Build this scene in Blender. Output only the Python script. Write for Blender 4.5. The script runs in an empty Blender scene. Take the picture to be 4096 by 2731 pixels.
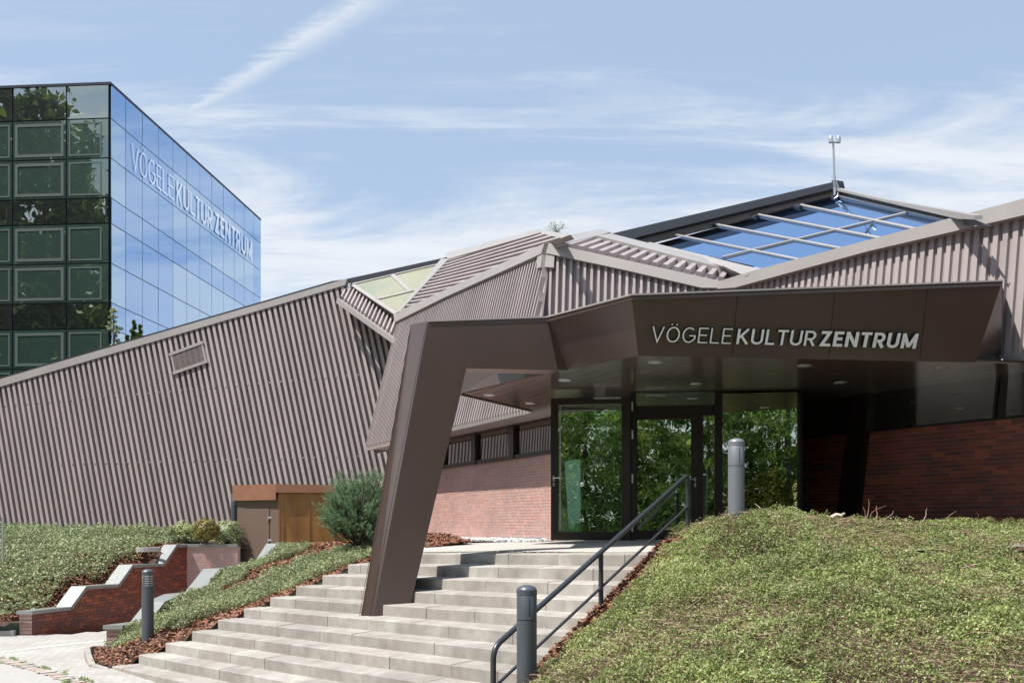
import bpy, math, random
import numpy as np
from mathutils import Vector, Matrix
random.seed(7)
rng = np.random.default_rng(11)
R = math.radians
SC = bpy.context.scene
COL = SC.collection
EZ = 2.4            # height of the lens above the lower pavement; geometry below is written relative to it
F, HX, HY = 3940.0, 2048.0, 2083.0

# ------------------------------------------------------------------ camera, world, sun, exposure
cam = bpy.data.cameras.new('camera'); camo = bpy.data.objects.new('camera', cam); COL.objects.link(camo)
cam.sensor_width = 36.0; cam.lens = F / 4096 * 36.0
cam.shift_y = (HY - 1365.5) / 4096.0
cam.clip_end = 4000; cam.clip_start = 0.05
camo.location = (0, 0, 0); camo.rotation_euler = (R(90), 0, 0)
SC.camera = camo
LDIR = Vector((0.42, 0.215, -0.88)).normalized()        # the way the sunlight travels
world = bpy.data.worlds.new('World'); SC.world = world; world.use_nodes = True
sun = bpy.data.lights.new('sun', 'SUN'); suno = bpy.data.objects.new('sun', sun); COL.objects.link(suno)
sun.energy = 5.0; sun.angle = R(0.53); sun.color = (1.0, 0.955, 0.89)
suno.rotation_euler = LDIR.to_track_quat('-Z', 'Y').to_euler(); suno.location = (-20, -5, 40)
SC.view_settings.view_transform = 'Standard'; SC.view_settings.look = 'None'
SC.view_settings.gamma = 1.0; SC.view_settings.use_curve_mapping = False
SC.view_settings.exposure = 0.50

def ray(x, y): return Vector(((x - HX) / F, 1.0, (HY - y) / F))
def P(x, y, Y): return ray(x, y) * Y

def build_world():
    nt = world.node_tree; nt.nodes.clear(); N = nt.nodes.new; L = nt.links.new
    out = N('ShaderNodeOutputWorld'); bg = N('ShaderNodeBackground'); L(bg.outputs[0], out.inputs[0])
    sky = N('ShaderNodeTexSky'); sky.sky_type = 'NISHITA'; sky.sun_disc = False
    sky.sun_elevation = math.asin(-LDIR.z); sky.sun_rotation = math.atan2(-LDIR.x, -LDIR.y)
    sky.altitude = 500; sky.air_density = 1.0; sky.dust_density = 1.2; sky.ozone_density = 1.3
    bg.inputs[1].default_value = 0.105
    tc = N('ShaderNodeTexCoord')
    def vm(op, a, b=None):
        n = N('ShaderNodeVectorMath'); n.operation = op
        for i, v in enumerate((a, b)):
            if v is None: continue
            if hasattr(v, 'is_linked'): L(v, n.inputs[i])
            else: n.inputs[i].default_value = v
        return n.outputs['Value'] if op in ('DOT_PRODUCT', 'LENGTH') else n.outputs['Vector']
    def m(op, a, b=None, c=None, clamp=False):
        n = N('ShaderNodeMath'); n.operation = op; n.use_clamp = clamp
        for i, v in enumerate((a, b, c)):
            if v is None: continue
            if hasattr(v, 'is_linked'): L(v, n.inputs[i])
            else: n.inputs[i].default_value = v
        return n.outputs[0]
    def mr(v, a, b, c, d, smooth=True):
        n = N('ShaderNodeMapRange'); n.interpolation_type = 'SMOOTHSTEP' if smooth else 'LINEAR'
        L(v, n.inputs[0])
        for i, k in enumerate((a, b, c, d)): n.inputs[i + 1].default_value = k
        return n.outputs[0]
    d = vm('NORMALIZE', tc.outputs['Generated'])
    sep = N('ShaderNodeSeparateXYZ'); L(d, sep.inputs[0])
    h = m('ADD', m('MAXIMUM', sep.outputs[2], 0.0), 0.16)
    cx = m('DIVIDE', sep.outputs[0], h); cy = m('DIVIDE', sep.outputs[1], h)
    cmb = N('ShaderNodeCombineXYZ'); L(cx, cmb.inputs[0]); L(cy, cmb.inputs[1])
    rot = N('ShaderNodeMapping'); L(cmb.outputs[0], rot.inputs[0])
    rot.inputs['Rotation'].default_value = (0, 0, R(30)); rot.inputs['Scale'].default_value = (0.62, 2.3, 1); rot.inputs['Location'].default_value = (1.35, 0.75, 0)
    n1 = N('ShaderNodeTexNoise'); L(rot.outputs[0], n1.inputs['Vector']); n1.inputs['Scale'].default_value = 1.5; n1.inputs['Detail'].default_value = 11; n1.inputs['Roughness'].default_value = 0.62; n1.inputs['Distortion'].default_value = 0.9
    n2 = N('ShaderNodeTexNoise'); L(cmb.outputs[0], n2.inputs['Vector']); n2.inputs['Scale'].default_value = 0.62; n2.inputs['Detail'].default_value = 3
    n3 = N('ShaderNodeTexNoise'); L(rot.outputs[0], n3.inputs['Vector']); n3.inputs['Scale'].default_value = 9; n3.inputs['Detail'].default_value = 8; n3.inputs['Roughness'].default_value = 0.7; n3.inputs['Distortion'].default_value = 1.2
    low = mr(sep.outputs[2], 0.10, 0.52, 1.0, 0.0)
    dens = m('ADD', m('MULTIPLY', n1.outputs[0], 0.85), m('MULTIPLY', n2.outputs[0], 0.42))
    dens = m('ADD', dens, m('MULTIPLY', n3.outputs[0], 0.14))
    dens = m('ADD', dens, m('MULTIPLY', low, 0.44))
    cl = mr(dens, 0.79, 1.08, 0.0, 0.92)
    # vapour trail: a straight ragged band across the upper left of the sky
    a, b = ray(650, 520).normalized(), ray(1560, -60).normalized()
    nrm = a.cross(b).normalized(); al = (b - a).normalized(); t0, t1 = al.dot(a), al.dot(b)
    off = m('MULTIPLY', m('SUBTRACT', n3.outputs[0], 0.5), 0.022)
    dist = m('ABSOLUTE', m('ADD', vm('DOT_PRODUCT', d, tuple(nrm)), off))
    tt = vm('DOT_PRODUCT', d, tuple(al))
    w = mr(tt, t0, t1, 0.006, 0.020, False)
    trail = m('SUBTRACT', 1.0, m('DIVIDE', dist, w), clamp=True)
    trail = m('MULTIPLY', trail, m('MULTIPLY', mr(tt, t0 - 0.02, t0 + 0.05, 0, 1), mr(tt, t1 - .05, t1 + 0.12, 1, 0.0)))
    trail = m('MULTIPLY', trail, mr(n3.outputs[0], 0.3, 0.65, 0.25, 0.75))
    tot = m('MAXIMUM', cl, trail)
    tint = N('ShaderNodeMix'); tint.data_type = 'RGBA'; tint.inputs[0].default_value = 0.6
    L(sky.outputs[0], tint.inputs[6]); tint.inputs[7].default_value = (3.9, 4.95, 6.4, 1)
    mix = N('ShaderNodeMix'); mix.data_type = 'RGBA'; L(tot, mix.inputs[0]); L(tint.outputs[2], mix.inputs[6])
    mix.inputs[7].default_value = (5.9, 6.15, 6.5, 1)
    L(mix.outputs[2], bg.inputs[0])
build_world()

# ------------------------------------------------------------------ helpers
def tag(o, label=None, cat=None, group=None, kind=None):
    if label: o['label'] = label
    if cat: o['category'] = cat
    if group: o['group'] = group
    if kind: o['kind'] = kind
    return o
def thing(name, loc, label, cat, group=None):
    o = bpy.data.objects.new(name, None); COL.objects.link(o); o.location = loc; o.empty_display_size = 0.2
    return tag(o, label, cat, group)
def root_loc(o):
    v = Vector((0, 0, 0))
    while o is not None:
        v += o.location; o = o.parent
    return v
def link(name, me, mat, parent=None):
    o = bpy.data.objects.new(name, me); COL.objects.link(o)
    if mat is not None and len(me.materials) == 0: me.materials.append(mat)
    if parent is not None:
        o.parent = parent; o.location = -root_loc(parent)
    return o
class MB:
    def __init__(s): s.v = []; s.f = []
    def add(s, vs, fs):
        b = len(s.v); s.v += [tuple(v) for v in vs]; s.f += [tuple(i + b for i in f) for f in fs]; return s
    def poly(s, pts): return s.add(pts, [tuple(range(len(pts)))])
    def prism(s, pts, off):
        n = len(pts); off = Vector(off); top = [Vector(p) + off for p in pts]
        return s.add(list(pts) + top, [tuple(range(n))[::-1], tuple(range(n, 2 * n))] + [(i, (i + 1) % n, n + (i + 1) % n, n + i) for i in range(n)])
    def box(s, c, hx, hy, hz, ax=None):
        c = Vector(c); X, Y, Z = ax if ax else (Vector((1, 0, 0)), Vector((0, 1, 0)), Vector((0, 0, 1)))
        p = [c + X * (a * hx) + Y * (b * hy) + Z * (-hz) for a, b in ((-1, -1), (1, -1), (1, 1), (-1, 1))]
        return s.prism(p, Z * (2 * hz))
    def bar(s, a, b, w, h, up=(0, 0, 1)):
        a, b = Vector(a), Vector(b); d = (b - a).normalized(); side = d.cross(Vector(up)).normalized(); u = side.cross(d)
        p = [a + side * (i * w / 2) + u * (j * h / 2) for i, j in ((-1, -1), (1, -1), (1, 1), (-1, 1))]
        return s.prism(p, b - a)
    def tube(s, path, r, n=14, cap=True):
        path = [Vector(p) for p in path]; rings = []
        rr = r if isinstance(r, (list, tuple)) else [r] * len(path)
        ref = None
        for i, p in enumerate(path):
            d = ((path[min(i + 1, len(path) - 1)] - p).normalized() + (p - path[max(i - 1, 0)]).normalized())
            if d.length < 1e-6: d = Vector((0, 0, 1))
            d.normalize()
            if ref is None: ref = d.orthogonal().normalized()
            ref = (ref - d * ref.dot(d)).normalized(); q = d.cross(ref)
            rings.append([p + (ref * math.cos(2 * math.pi * k / n) + q * math.sin(2 * math.pi * k / n)) * rr[i] for k in range(n)])
        vs = [v for ring in rings for v in ring]; fs = []
        for i in range(len(rings) - 1):
            for k in range(n):
                a = i * n + k; b = i * n + (k + 1) % n; fs.append((a, b, b + n, a + n))
        if cap: fs.append(tuple(range(n))[::-1]); fs.append(tuple(range((len(rings) - 1) * n, len(rings) * n)))
        return s.add(vs, fs)
    def lathe(s, c, prof, n=28):
        c = Vector(c); vs = []; fs = []
        for r, z in prof:
            vs += [c + Vector((r * math.cos(2 * math.pi * k / n), r * math.sin(2 * math.pi * k / n), z)) for k in range(n)]
        for i in range(len(prof) - 1):
            for k in range(n):
                a = i * n + k; b = i * n + (k + 1) % n; fs.append((a, b, b + n, a + n))
        return s.add(vs, fs)
    def mesh(s, name, smooth=False):
        me = bpy.data.meshes.new(name); me.from_pydata(s.v, [], s.f); me.validate(); me.update()
        if smooth: me.polygons.foreach_set('use_smooth', [True] * len(me.polygons)); me.set_sharp_from_angle(angle=R(40))
        return me
    def build(s, name, mat, parent=None, smooth=False):
        return link(name, s.mesh(name, smooth), mat, parent)
def np_mesh(name, V, nper, faces_per=None):
    me = bpy.data.meshes.new(name); n = len(V) // nper
    me.vertices.add(len(V)); me.vertices.foreach_set('co', V.astype(np.float32).ravel())
    me.loops.add(len(V)); me.loops.foreach_set('vertex_index', np.arange(len(V), dtype=np.int32))
    me.polygons.add(n); me.polygons.foreach_set('loop_start', (np.arange(n) * nper).astype(np.int32))
    me.polygons.foreach_set('loop_total', np.full(n, nper, np.int32)); me.update(calc_edges=True)
    return me
def hit(pl, x, y):
    p0, n = pl; r = ray(x, y); return r * (n.dot(p0) / n.dot(r))
def plane3(a, b, c): return (a, (b - a).cross(c - a).normalized())
def plane2(p, d, u): return (Vector(p), Vector(d).cross(Vector(u)).normalized())
def facing(pl):      # unit normal towards the lens
    n = pl[1]; return -n if n.dot(pl[0]) > 0 else n
def clip(poly, ax, v0, v1):
    for sgn, lim in ((1, v0), (-1, -v1)):
        o = []; m = len(poly)
        for i in range(m):
            a, b = poly[i], poly[(i + 1) % m]; da, db = sgn * a[ax] - lim, sgn * b[ax] - lim
            if da >= 0: o.append(a)
            if (da >= 0) != (db >= 0):
                t = da / (da - db); o.append((a[0] + t * (b[0] - a[0]), a[1] + t * (b[1] - a[1])))
        poly = o
        if len(poly) < 3: return []
    return poly
def area(p): return abs(sum(p[i][0] * p[(i + 1) % len(p)][1] - p[(i + 1) % len(p)][0] * p[i][1] for i in range(len(p)))) / 2

# ------------------------------------------------------------------ materials
def mat(name, col, rough=0.6, metal=0.0, var=0.0, vscale=3.0, bump=0.0, bscale=40.0, rnd=0.0, spec=0.5, col2=None, c2s=2.0, c2lo=0.5, c2hi=0.6, stretch=None, brk=None):
    m = bpy.data.materials.new(name); m.use_nodes = True; nt = m.node_tree; N = nt.nodes.new; L = nt.links.new
    b = nt.nodes['Principled BSDF']; b.inputs['Roughness'].default_value = rough; b.inputs['Metallic'].default_value = metal
    b.inputs['Specular IOR Level'].default_value = spec
    tc = N('ShaderNodeTexCoord'); vec = tc.outputs['Object']
    if stretch:
        mp = N('ShaderNodeMapping'); L(vec, mp.inputs[0]); mp.inputs['Scale'].default_value = stretch; vec = mp.outputs[0]
    rgb = N('ShaderNodeRGB'); rgb.outputs[0].default_value = (*col, 1); c = rgb.outputs[0]
    if col2:
        n = N('ShaderNodeTexNoise'); L(vec, n.inputs['Vector']); n.inputs['Scale'].default_value = c2s; n.inputs['Detail'].default_value = 6; n.inputs['Roughness'].default_value = .65
        mr = N('ShaderNodeMapRange'); L(n.outputs[0], mr.inputs[0]); mr.inputs[1].default_value = c2lo; mr.inputs[2].default_value = c2hi
        mx = N('ShaderNodeMix'); mx.data_type = 'RGBA'; L(mr.outputs[0], mx.inputs[0]); L(c, mx.inputs[6]); mx.inputs[7].default_value = (*col2, 1); c = mx.outputs[2]
    fac = None
    if var:
        n = N('ShaderNodeTexNoise'); L(vec, n.inputs['Vector']); n.inputs['Scale'].default_value = vscale; n.inputs['Detail'].default_value = 7; n.inputs['Roughness'].default_value = .65
        mr = N('ShaderNodeMapRange'); L(n.outputs[0], mr.inputs[0]); mr.inputs[1].default_value = .25; mr.inputs[2].default_value = .75; mr.inputs[3].default_value = 1 - var; mr.inputs[4].default_value = 1 + var
        fac = mr.outputs[0]
    if rnd:
        oi = N('ShaderNodeObjectInfo'); ge = N('ShaderNodeNewGeometry')
        ad = N('ShaderNodeMath'); ad.operation = 'ADD'; L(oi.outputs['Random'], ad.inputs[0]); L(ge.outputs['Random Per Island'], ad.inputs[1])
        fr = N('ShaderNodeMath'); fr.operation = 'FRACT'; L(ad.outputs[0], fr.inputs[0])
        mr = N('ShaderNodeMapRange'); L(fr.outputs[0], mr.inputs[0]); mr.inputs[3].default_value = 1 - rnd; mr.inputs[4].default_value = 1 + rnd
        if fac is None: fac = mr.outputs[0]
        else:
            mu = N('ShaderNodeMath'); mu.operation = 'MULTIPLY'; L(fac, mu.inputs[0]); L(mr.outputs[0], mu.inputs[1]); fac = mu.outputs[0]
    if fac is not None:
        vmn = N('ShaderNodeVectorMath'); vmn.operation = 'SCALE'; L(c, vmn.inputs[0]); L(fac, vmn.inputs['Scale']); c = vmn.outputs[0]
    L(c, b.inputs['Base Color'])
    if bump:
        n = N('ShaderNodeTexNoise'); L(vec, n.inputs['Vector']); n.inputs['Scale'].default_value = bscale; n.inputs['Detail'].default_value = 6
        bp = N('ShaderNodeBump'); bp.inputs['Strength'].default_value = bump; bp.inputs['Distance'].default_value = .02; L(n.outputs[0], bp.inputs['Height']); L(bp.outputs[0], b.inputs['Normal'])
    m['b'] = 1
    return m
def ramp_mat(name, cols, rough=0.6, spec=0.4, sub=0.0, bump=0.0, bscale=60, extra_var=0.0):
    """each island / object picks one of the colours"""
    m = bpy.data.materials.new(name); m.use_nodes = True; nt = m.node_tree; N = nt.nodes.new; L = nt.links.new
    b = nt.nodes['Principled BSDF']; b.inputs['Roughness'].default_value = rough; b.inputs['Specular IOR Level'].default_value = spec
    oi = N('ShaderNodeObjectInfo'); ge = N('ShaderNodeNewGeometry')
    ad = N('ShaderNodeMath'); ad.operation = 'ADD'; L(oi.outputs['Random'], ad.inputs[0]); L(ge.outputs['Random Per Island'], ad.inputs[1])
    fr = N('ShaderNodeMath'); fr.operation = 'FRACT'; L(ad.outputs[0], fr.inputs[0])
    cr = N('ShaderNodeValToRGB'); L(fr.outputs[0], cr.inputs[0]); e = cr.color_ramp; e.interpolation = 'LINEAR'
    while len(e.elements) < len(cols): e.elements.new(0.5)
    for i, c in enumerate(cols):
        e.elements[i].position = i / (len(cols) - 1); e.elements[i].color = (*c, 1)
    c = cr.outputs[0]
    if extra_var:
        tc = N('ShaderNodeTexCoord'); n = N('ShaderNodeTexNoise'); L(tc.outputs['Object'], n.inputs['Vector']); n.inputs['Scale'].default_value = 1.3; n.inputs['Detail'].default_value = 5
        mr = N('ShaderNodeMapRange'); L(n.outputs[0], mr.inputs[0]); mr.inputs[1].default_value = .3; mr.inputs[2].default_value = .7; mr.inputs[3].default_value = 1 - extra_var; mr.inputs[4].default_value = 1 + extra_var
        v = N('ShaderNodeVectorMath'); v.operation = 'SCALE'; L(c, v.inputs[0]); L(mr.outputs[0], v.inputs['Scale']); c = v.outputs[0]
    L(c, b.inputs['Base Color'])
    if sub:
        tr = N('ShaderNodeBsdfTranslucent'); L(c, tr.inputs[0]); ms = N('ShaderNodeMixShader'); ms.inputs[0].default_value = sub
        out = nt.nodes['Material Output']; L(b.outputs[0], ms.inputs[1]); L(tr.outputs[0], ms.inputs[2]); L(ms.outputs[0], out.inputs[0])
    if bump:
        tc = N('ShaderNodeTexCoord'); n = N('ShaderNodeTexNoise'); L(tc.outputs['Object'], n.inputs['Vector']); n.inputs['Scale'].default_value = bscale; n.inputs['Detail'].default_value = 5
        bp = N('ShaderNodeBump'); bp.inputs['Strength'].default_value = bump; bp.inputs['Distance'].default_value = .01; L(n.outputs[0], bp.inputs['Height']); L(bp.outputs[0], b.inputs['Normal'])
    return m
def glass(name, tint, refl, base=None, rcol=(1, 1, 1), wav=0.0, wscale=1.5, rough=0.0):
    """reflective glazing: mirror share 'refl' plus fresnel; the rest looks through (tinted) or onto a dark coating"""
    m = bpy.data.materials.new(name); m.use_nodes = True; nt = m.node_tree; nt.nodes.clear(); N = nt.nodes.new; L = nt.links.new
    out = N('ShaderNodeOutputMaterial'); g = N('ShaderNodeBsdfGlossy'); g.inputs['Color'].default_value = (*rcol, 1); g.inputs['Roughness'].default_value = rough
    if base: t = N('ShaderNodeBsdfPrincipled'); t.inputs['Base Color'].default_value = (*base, 1); t.inputs['Roughness'].default_value = .4
    else: t = N('ShaderNodeBsdfTransparent'); t.inputs['Color'].default_value = (*tint, 1)
    lw = N('ShaderNodeFresnel'); lw.inputs['IOR'].default_value = 1.5
    a = N('ShaderNodeMath'); a.operation = 'MULTIPLY_ADD'; L(lw.outputs[0], a.inputs[0]); a.inputs[1].default_value = 1.0; a.inputs[2].default_value = refl; a.use_clamp = True
    ms = N('ShaderNodeMixShader'); L(a.outputs[0], ms.inputs[0]); L(t.outputs[0], ms.inputs[1]); L(g.outputs[0], ms.inputs[2]); L(ms.outputs[0], out.inputs[0])
    if wav:
        tc = N('ShaderNodeTexCoord'); n = N('ShaderNodeTexNoise'); L(tc.outputs['Object'], n.inputs['Vector']); n.inputs['Scale'].default_value = wscale; n.inputs['Detail'].default_value = 2
        bp = N('ShaderNodeBump'); bp.inputs['Strength'].default_value = wav; bp.inputs['Distance'].default_value = .02; L(n.outputs[0], bp.inputs['Height']); L(bp.outputs[0], g.inputs['Normal'])
    return m
M = {}
M['clad'] = mat('cladding_metal', (.355, .305, .300), .46, .0, .14, 1.2, rnd=.08, stretch=(1, 1, .25))
M['clad_dark'] = mat('dark_cladding_metal', (.035, .036, .045), .4, .2, .1, 1)
M['cap'] = mat('flashing_metal', (.34, .315, .30), .42, .10, .10, .9, spec=.5)
M['panel'] = mat('bronze_panel', (.086, .060, .053), .27, .22, .10, .7, .10, 1.6)
M['panel_line'] = mat('panel_joint', (.02, .018, .017), .6)
M['soffit'] = mat('soffit_metal', (.20, .15, .135), .16, .5, .05, 1.0)
M['letter'] = mat('white_letter', (.86, .86, .88), .4)
M['letter_side'] = mat('letter_return', (.02, .02, .025), .5)
M['frame'] = mat('dark_frame', (.018, .012, .010), .35, .1)
M['conc'] = mat('concrete_block', (.305, .28, .25), .85, 0, .22, 5, .4, 120, rnd=.11, col2=(.44, .42, .385), c2s=1.1, c2lo=.42, c2hi=.75)
M['landing'] = mat('concrete_paving', (.45, .425, .395), .85, 0, .14, 3, .3, 90)
M['mortar'] = mat('mortar', (.30, .235, .21), .9, 0, .1, 8)
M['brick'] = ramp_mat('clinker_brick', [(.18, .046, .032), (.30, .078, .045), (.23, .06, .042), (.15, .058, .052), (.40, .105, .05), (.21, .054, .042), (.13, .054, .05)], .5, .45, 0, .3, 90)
M['brick_pink'] = ramp_mat('sunlit_brick', [(.47, .29, .255), (.53, .33, .29), (.57, .34, .28), (.46, .33, .30), (.53, .30, .25)], .55, .4, 0, .3, 90, .12)  # sunlit copy of the brick: the sun's paleness is put into the colour
M['mortar_pink'] = mat('sunlit_mortar', (.64, .54, .50), .9, 0, .1, 8)  # mortar lightened to match, sunlight included in its colour
M['coping'] = mat('slate_coping', (.27, .28, .27), .30, .1, .12, 3, .2, 60)
M['copper'] = mat('copper_sheet', (.33, .175, .055), .42, .45, .2, 1.6, col2=(.22, .10, .045), c2s=1.8, c2lo=.5, c2hi=.7, stretch=(1, 1, .45))
M['copper_trim'] = mat('copper_trim', (.33, .16, .10), .5, .3, .15, 3)
M['brown'] = mat('brown_door_sheet', (.175, .125, .098), .45, .15, .05, 1)
M['steel'] = mat('steel', (.62, .62, .60), .28, .9)
M['rail'] = mat('rail_paint', (.055, .062, .074), .33, .35)
M['boll'] = mat('bollard_paint', (.085, .098, .115), .42, .2, .05, 2)
M['boll_light'] = mat('light_bollard_paint', (.20, .215, .24), .42, .2, .05, 2)
M['lens'] = mat('frosted_lens', (.62, .62, .60), .3)
M['soil'] = mat('soil', (.065, .036, .024), .95, 0, .3, 12, .6, 60)
M['mulch'] = ramp_mat('bark_chips', [(.12, .05, .03), (.24, .105, .06), (.34, .17, .105), (.16, .07, .042), (.40, .22, .15)], .8, .3)
M['pave'] = None
M['pebble'] = ramp_mat('pebbles', [(.42, .43, .44), (.66, .66, .66), (.30, .31, .33), (.74, .74, .73)], .7, .4)
M['leaf'] = ramp_mat('cotoneaster_leaf', [(.13, .20, .05), (.27, .36, .09), (.40, .45, .18), (.18, .28, .07), (.52, .52, .29), (.33, .26, .14), (.25, .32, .10)], .5, .4, .30, extra_var=.32)
M['leaf_grey'] = ramp_mat('grey_green_leaf', [(.15, .21, .08), (.28, .34, .15), (.42, .45, .26), (.21, .28, .11), (.52, .52, .36)], .5, .4, .25, extra_var=.22)
M['twig'] = ramp_mat('dry_twig', [(.17, .09, .06), (.30, .19, .14), (.40, .29, .24)], .8, .3)
M['pine'] = ramp_mat('pine_needle', [(.08, .15, .07), (.15, .25, .12), (.23, .36, .19), (.10, .19, .08)], .45, .5, .15)
M['tree'] = ramp_mat('tree_leaf', [(.09, .17, .035), (.20, .31, .065), (.33, .44, .11), (.13, .22, .05)], .45, .5, .45)
M['tree_dark'] = ramp_mat('dark_tree_leaf', [(.025, .055, .018), (.07, .12, .03), (.12, .18, .04), (.26, .30, .06)], .5, .4, .3)
M['yellow'] = ramp_mat('yellow_leaf', [(.25, .19, .02), (.36, .28, .04), (.14, .15, .03)], .5, .4, .3)
M['red_leaf'] = ramp_mat('golden_leaf', [(.22, .23, .05), (.30, .28, .08), (.28, .13, .04), (.13, .18, .04)], .5, .4, .3)
M['bark'] = mat('bark', (.09, .065, .05), .9, 0, .2, 5, .5, 20)
M['glass'] = glass('entrance_glass', (.44, .60, .52), .44, rcol=(.92, 1.0, .90), wav=.055, wscale=2.6)
M['glass_win'] = glass('strip_window_glass', (.25, .26, .24), .22, rcol=(.8, .8, .76), wav=.012, wscale=1.2)
M['glass_dark'] = glass('dark_strip_glass', None, .14, base=(.012, .011, .010), rcol=(.7, .7, .65))
M['glass_sky'] = glass('skylight_glass', (.02, .05, .10), .30, base=(.012, .03, .075), rcol=(.50, .68, .95))
M['glass_sky2'] = mat('matt_skylight_glass', (.27, .27, .205), .6, 0, .12, .8, spec=.15, col2=(.21, .24, .19), c2s=.4)
M['tower_front'] = glass('tower_front_glass', None, .34, base=(.006, .009, .009), rcol=(.80, .90, .86), wav=.35, wscale=.55)
M['tower_win'] = glass('tower_window_glass', None, .16, base=(.025, .055, .045), rcol=(.78, .95, .84), wav=.35, wscale=.55)
M['tower_side'] = glass('tower_side_glass', None, .70, base=(.05, .11, .22), rcol=(.46, .62, .88), wav=.05, wscale=.4)
M['tower_side2'] = glass('tower_side_window_glass', None, .66, base=(.24, .33, .42), rcol=(.56, .71, .90), wav=.05, wscale=.4)
M['tower_joint'] = mat('tower_joint', (.012, .018, .035), .5)
M['tower_joint_side'] = mat('tower_side_joint', (.04, .08, .19), .4)
M['tower_frame'] = mat('tower_window_frame', (.12, .15, .14), .4, .1)
M['tower_letter'] = glass('tower_letter_film', None, .55, base=(.40, .48, .58), rcol=(.84, .90, 1), rough=.05)
M['dark'] = mat('dark_interior', (.03, .028, .026), .8)
M['black'] = mat('black', (.008, .008, .009), .5)
M['green_pane'] = mat('pale_green_skylight', (.45, .62, .42), .6)  # pale green holds the brightness of a glazed roof seen inside
M['galv'] = mat('galvanised_steel', (.48, .50, .53), .35, .7, .1, 5)
M['white'] = mat('white_plastic', (.75, .74, .68), .5)
M['cobble'] = ramp_mat('porphyry_sett', [(.42, .31, .26), (.50, .43, .38), (.36, .33, .31), (.46, .36, .30)], .8, .3, 0, .4, 60, .1)
M['asph'] = mat('asphalt', (.40, .385, .365), .9, 0, .08, 5, .4, 150)
M['line'] = mat('road_paint', (.72, .71, .68), .7, 0, .1, 10)
M['grass'] = mat('lawn', (.07, .10, .03), .9, 0, .25, 2)
def paver_mat():
    m = mat('paver', (.40, .385, .36), .88, 0, .13, 4, 0, 1, col2=(.47, .46, .44), c2s=.7, c2lo=.45, c2hi=.65); nt = m.node_tree; N = nt.nodes.new; L = nt.links.new
    b = nt.nodes['Principled BSDF']; tc = N('ShaderNodeTexCoord'); mp = N('ShaderNodeMapping'); L(tc.outputs['Object'], mp.inputs[0]); mp.inputs['Rotation'].default_value = (0, 0, R(28))
    br = N('ShaderNodeTexBrick'); L(mp.outputs[0], br.inputs[0]); br.inputs['Scale'].default_value = 1.0; br.inputs['Brick Width'].default_value = .22; br.inputs['Row Height'].default_value = .115
    br.inputs['Mortar Size'].default_value = .007; br.inputs['Color1'].default_value = (1, 1, 1, 1); br.inputs['Color2'].default_value = (.9, .9, .9, 1); br.inputs['Mortar'].default_value = (.62, .57, .45, 1)
    src = b.inputs['Base Color'].links[0].from_socket
    mx = N('ShaderNodeMix'); mx.data_type = 'RGBA'; mx.blend_type = 'MULTIPLY'; mx.inputs[0].default_value = 1; L(src, mx.inputs[6]); L(br.outputs[0], mx.inputs[7]); L(mx.outputs[2], b.inputs['Base Color'])
    bp = N('ShaderNodeBump'); bp.inputs['Strength'].default_value = .5; bp.inputs['Distance'].default_value = .006; bp.invert = True; L(br.outputs['Fac'], bp.inputs['Height']); L(bp.outputs[0], b.inputs['Normal'])
    return m
M['pave'] = paver_mat()

# ------------------------------------------------------------------ sheet generators
def sheet2d(pl, rdir, pts):
    """2d frame of a plane: v along rdir, u across; returns frame and the polygon in it"""
    n = facing(pl); v = Vector(rdir); v = (v - n * v.dot(n)).normalized(); u = v.cross(n).normalized(); o = pts[0]
    return o, u, v, n, [((p - o).dot(u), (p - o).dot(v)) for p in pts]
def corrugated(parent, pl, pts, rdir, pitch, wb, wt, h, m=None, name='cladding_sheet', rib='rib', phase=.5):
    m = m or M['clad']; o, u, v, n, P2 = sheet2d(pl, rdir, pts)
    base = MB().prism(pts, n * -.04).build(name, m, parent)
    u0 = min(p[0] for p in P2); u1 = max(p[0] for p in P2); k = 0; c = u0 + pitch * phase
    while c < u1:
        q = clip(P2, 0, c - wb / 2, c + wb / 2)
        if len(q) >= 3 and area(q) > .0005:
            bot = [o + u * a + v * b + n * .001 for a, b in q]
            top = [o + u * (c + (a - c) * wt / wb) + v * b + n * h for a, b in q]
            nn = len(q); mb = MB().add(bot + top, [tuple(range(nn, 2 * nn))] + [(i, (i + 1) % nn, nn + (i + 1) % nn, nn + i) for i in range(nn)])
            mb.build(rib, m, base)
        c += pitch; k += 1
    return base
def slab(name, pts, pl, t, m, parent, t0=0.0):
    n = facing(pl); return MB().prism([p + n * t0 for p in pts], n * t).build(name, m, parent)
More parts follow.
